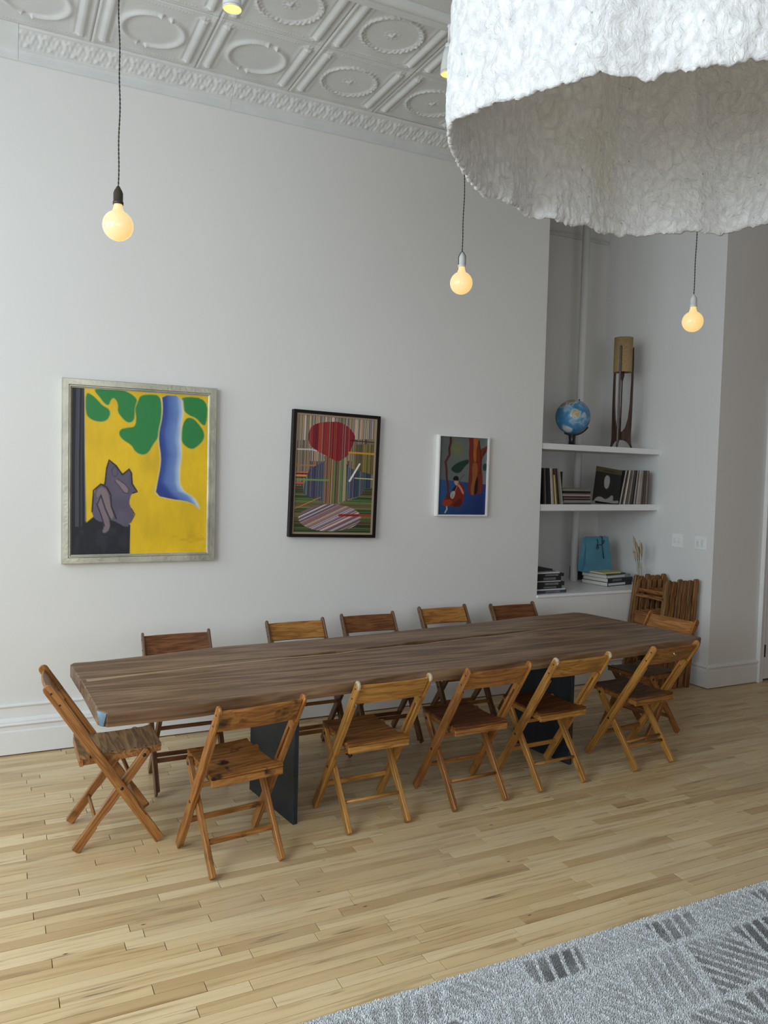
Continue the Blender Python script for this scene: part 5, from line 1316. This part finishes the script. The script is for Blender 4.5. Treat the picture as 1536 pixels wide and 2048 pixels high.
for i, (w, th, mt, lab, stp) in enumerate(lb):
    book(w, 0.22, th, mt, (3.995-0.003*(i % 2), 0.055+0.004*(i % 3), z), 0.0, lab, '-y', GB, (0.35, 0.8, stp) if stp else None); z += th
GM = 'large books piled in the middle of the ledge'
z = ZL; RZB = R(9)
for i, (w, d, th, mt, lab, stp, dx) in enumerate([(0.345, 0.30, 0.036, M_char, 'large art book at the bottom of the middle ledge pile, pale label on its spine', (0.03, 0.72, M_white_c), 0.0), (0.350, 0.285, 0.034, M_char, 'black art book in the middle pile with dim lettering on its spine', (0.18, 0.55, M_dim), 0.006),
                                                  (0.335, 0.29, 0.030, M_greyc, 'grey art book third from the bottom of the middle ledge pile', (0.02, 0.75, M_white_c), -0.004), (0.27, 0.22, 0.012, M_teal, 'thin dark teal book under the yellow one in the middle ledge pile', None, -0.01), ]):
    book(w, d, th, mt, (4.93+dx, 0.215+0.004*i, z), RZB, lab, '-y', GM, stp); z += th
book(0.235, 0.16, 0.013, M_yel, (4.885, 0.235, z), R(5), 'thin yellow book lying on top of the middle ledge pile', '-y', GM)
box('speaker_box', (0, 0, 0), (0.09, 0.10, 0.125), M_char, None, 0.004)
o = bpy.data.objects['speaker_box']; o.location = (4.875, 0.475, ZL); o.location = (4.945, 0.665, ZL); tag(o, 'small dark box standing on the ledge between the pipe and the blue bag', 'box')
# pale blue gift bag
M_bag = plain('blue_paper', (0.075, 0.24, 0.33, 1), 0.6, nscale=8, nstr=0.3, var=0.10)
def bag():
    t = empty('gift_bag', (4.985, 0.452, ZL+0.112), R(3)); t.scale = (1.03, 0.75, 0.705); tag(t, 'pale blue paper gift bag with black ribbon, standing on the middle pile of books', 'bag')
    w, d, h = 0.30, 0.13, 0.455
    bm = bmesh.new()
    # tapering body with folded-in side gussets
    rows = []
    for z, wk, dk, g in ((0, 1.06, 1.0, 0.0), (0.10, 1.04, 0.98, 0.012), (0.25, 1.0, 0.78, 0.03), (0.40, 0.95, 0.42, 0.035), (h, 0.92, 0.22, 0.02)):
        W_ = w*wk/2; D_ = d*dk/2
        rows.append([bm.verts.new(p) for p in ((-W_, -D_, z), (-W_*0.3, -D_-0.002, z), (W_*0.4, -D_-0.001, z), (W_, -D_, z), (W_-g, 0, z), (W_, D_, z), (-W_, D_, z), (-W_+g-0.01*(z > 0.1), 0, z))])
    for k in range(4):
        for i in range(8): bm.faces.new((rows[k][i], rows[k][(i+1) % 8], rows[k+1][(i+1) % 8], rows[k+1][i]))
    bm.faces.new(rows[0][::-1])
    bmesh.ops.recalc_face_normals(bm, faces=list(bm.faces))
    o = bm_obj('bag_body', bm, M_bag, t)
    md = o.modifiers.new('thickness', 'SOLIDIFY'); md.thickness = 0.0012
    # vertical fold strip on the left of the front
    bm = bmesh.new(); prism(bm, [(-0.150, 0.0), (-0.052, 0.0), (-0.060, 0.20), (-0.072, h+0.004), (-0.142, h-0.004)], 'y', -0.0695, -0.0683)
    for v in bm.verts: v.co.y += 0.115*(v.co.z/h)**1.4*0.45
    bm_obj('side_fold', bm, M_bag, t)
    def yy(z): return -0.065*(1.0 if z < 0.1 else (0.98 if z < 0.25 else float(np.interp(z, [0.25, 0.40, 0.455], [0.78, 0.42, 0.22]))))-0.008
    rb = [(0.035, 0.462), (0.058, 0.452), (0.052, 0.40), (0.045, 0.34), (0.050, 0.26), (0.052, 0.17)]
    bm = bmesh.new(); tube(bm, [(x, yy(z), z) for x, z in rb], 0.0045, 6); bm_obj('ribbon', bm, M_black, t, True)
    lp = [(-0.015, 0.425), (-0.004, 0.41), (-0.006, 0.37), (-0.018, 0.335), (-0.026, 0.31), (-0.016, 0.297), (-0.002, 0.305), (0.0, 0.325), (-0.012, 0.345), (0.010, 0.352), (0.035, 0.350), (0.065, 0.375), (0.072, 0.41)]
    bm = bmesh.new(); tube(bm, [(x, yy(z)-0.003, z) for x, z in lp], 0.004, 6); bm_obj('ribbon', bm, M_black, t, True)
bag()
def vase():
    t = empty('glass_vase', (5.235, 0.135, ZL)); tag(t, 'small clear glass vase on the ledge behind the stacked chairs', 'vase')
    M, nt, b = newmat('clear_glass'); b.inputs['Roughness'].default_value = 0.04; b.inputs['Base Color'].default_value = (0.75, 0.80, 0.78, 1); b.inputs['Alpha'].default_value = 0.14
    bm = bmesh.new(); lathe(bm, [(0, 0), (0.034, 0), (0.036, 0.004), (0.036, 0.17), (0.0345, 0.17), (0.0345, 0.008), (0, 0.008)], seg=28); bm_obj('vase_glass', bm, M, t, True)
    M_gr = plain('dried_stem', (0.30, 0.25, 0.15, 1), 0.8); M_gh = plain('dried_plume', (0.42, 0.34, 0.24, 1), 0.9, var=0.2)
    g = random.Random(9)
    st_ = empty('dried_grass', (5.235, 0.135, ZL+0.010)); tag(st_, 'dried feathery grass stalks standing in the small glass vase', 'dried grass')
    for k in range(13):
        u = g.uniform(-1, 1)
        tx = -0.070+0.060*u; ty = -0.02+0.03*g.uniform(-1, 1); hz = 0.41+g.uniform(-0.06, 0.06)
        bx0 = g.uniform(-0.015, 0.02); by0 = g.uniform(-0.015, 0.015)
        pts = [(bx0+(tx-bx0)*q**1.5, by0+(ty-by0)*q, hz*q) for q in np.linspace(0, 1, 9)]
        if k < 3: pts[-1] = (pts[-1][0]+(0.05 if k else -0.05), pts[-1][1], pts[-1][2]-0.06)
        bm = bmesh.new(); tube(bm, pts[:7], 0.0014, 5); stem = bm_obj('stalk', bm, M_gr, st_)
        bm = bmesh.new(); tube(bm, pts[5:], [0.0015, 0.0075, 0.0095, 0.002], 6)
        bm_obj('plume', bm, M_gh, stem, True)
vase()
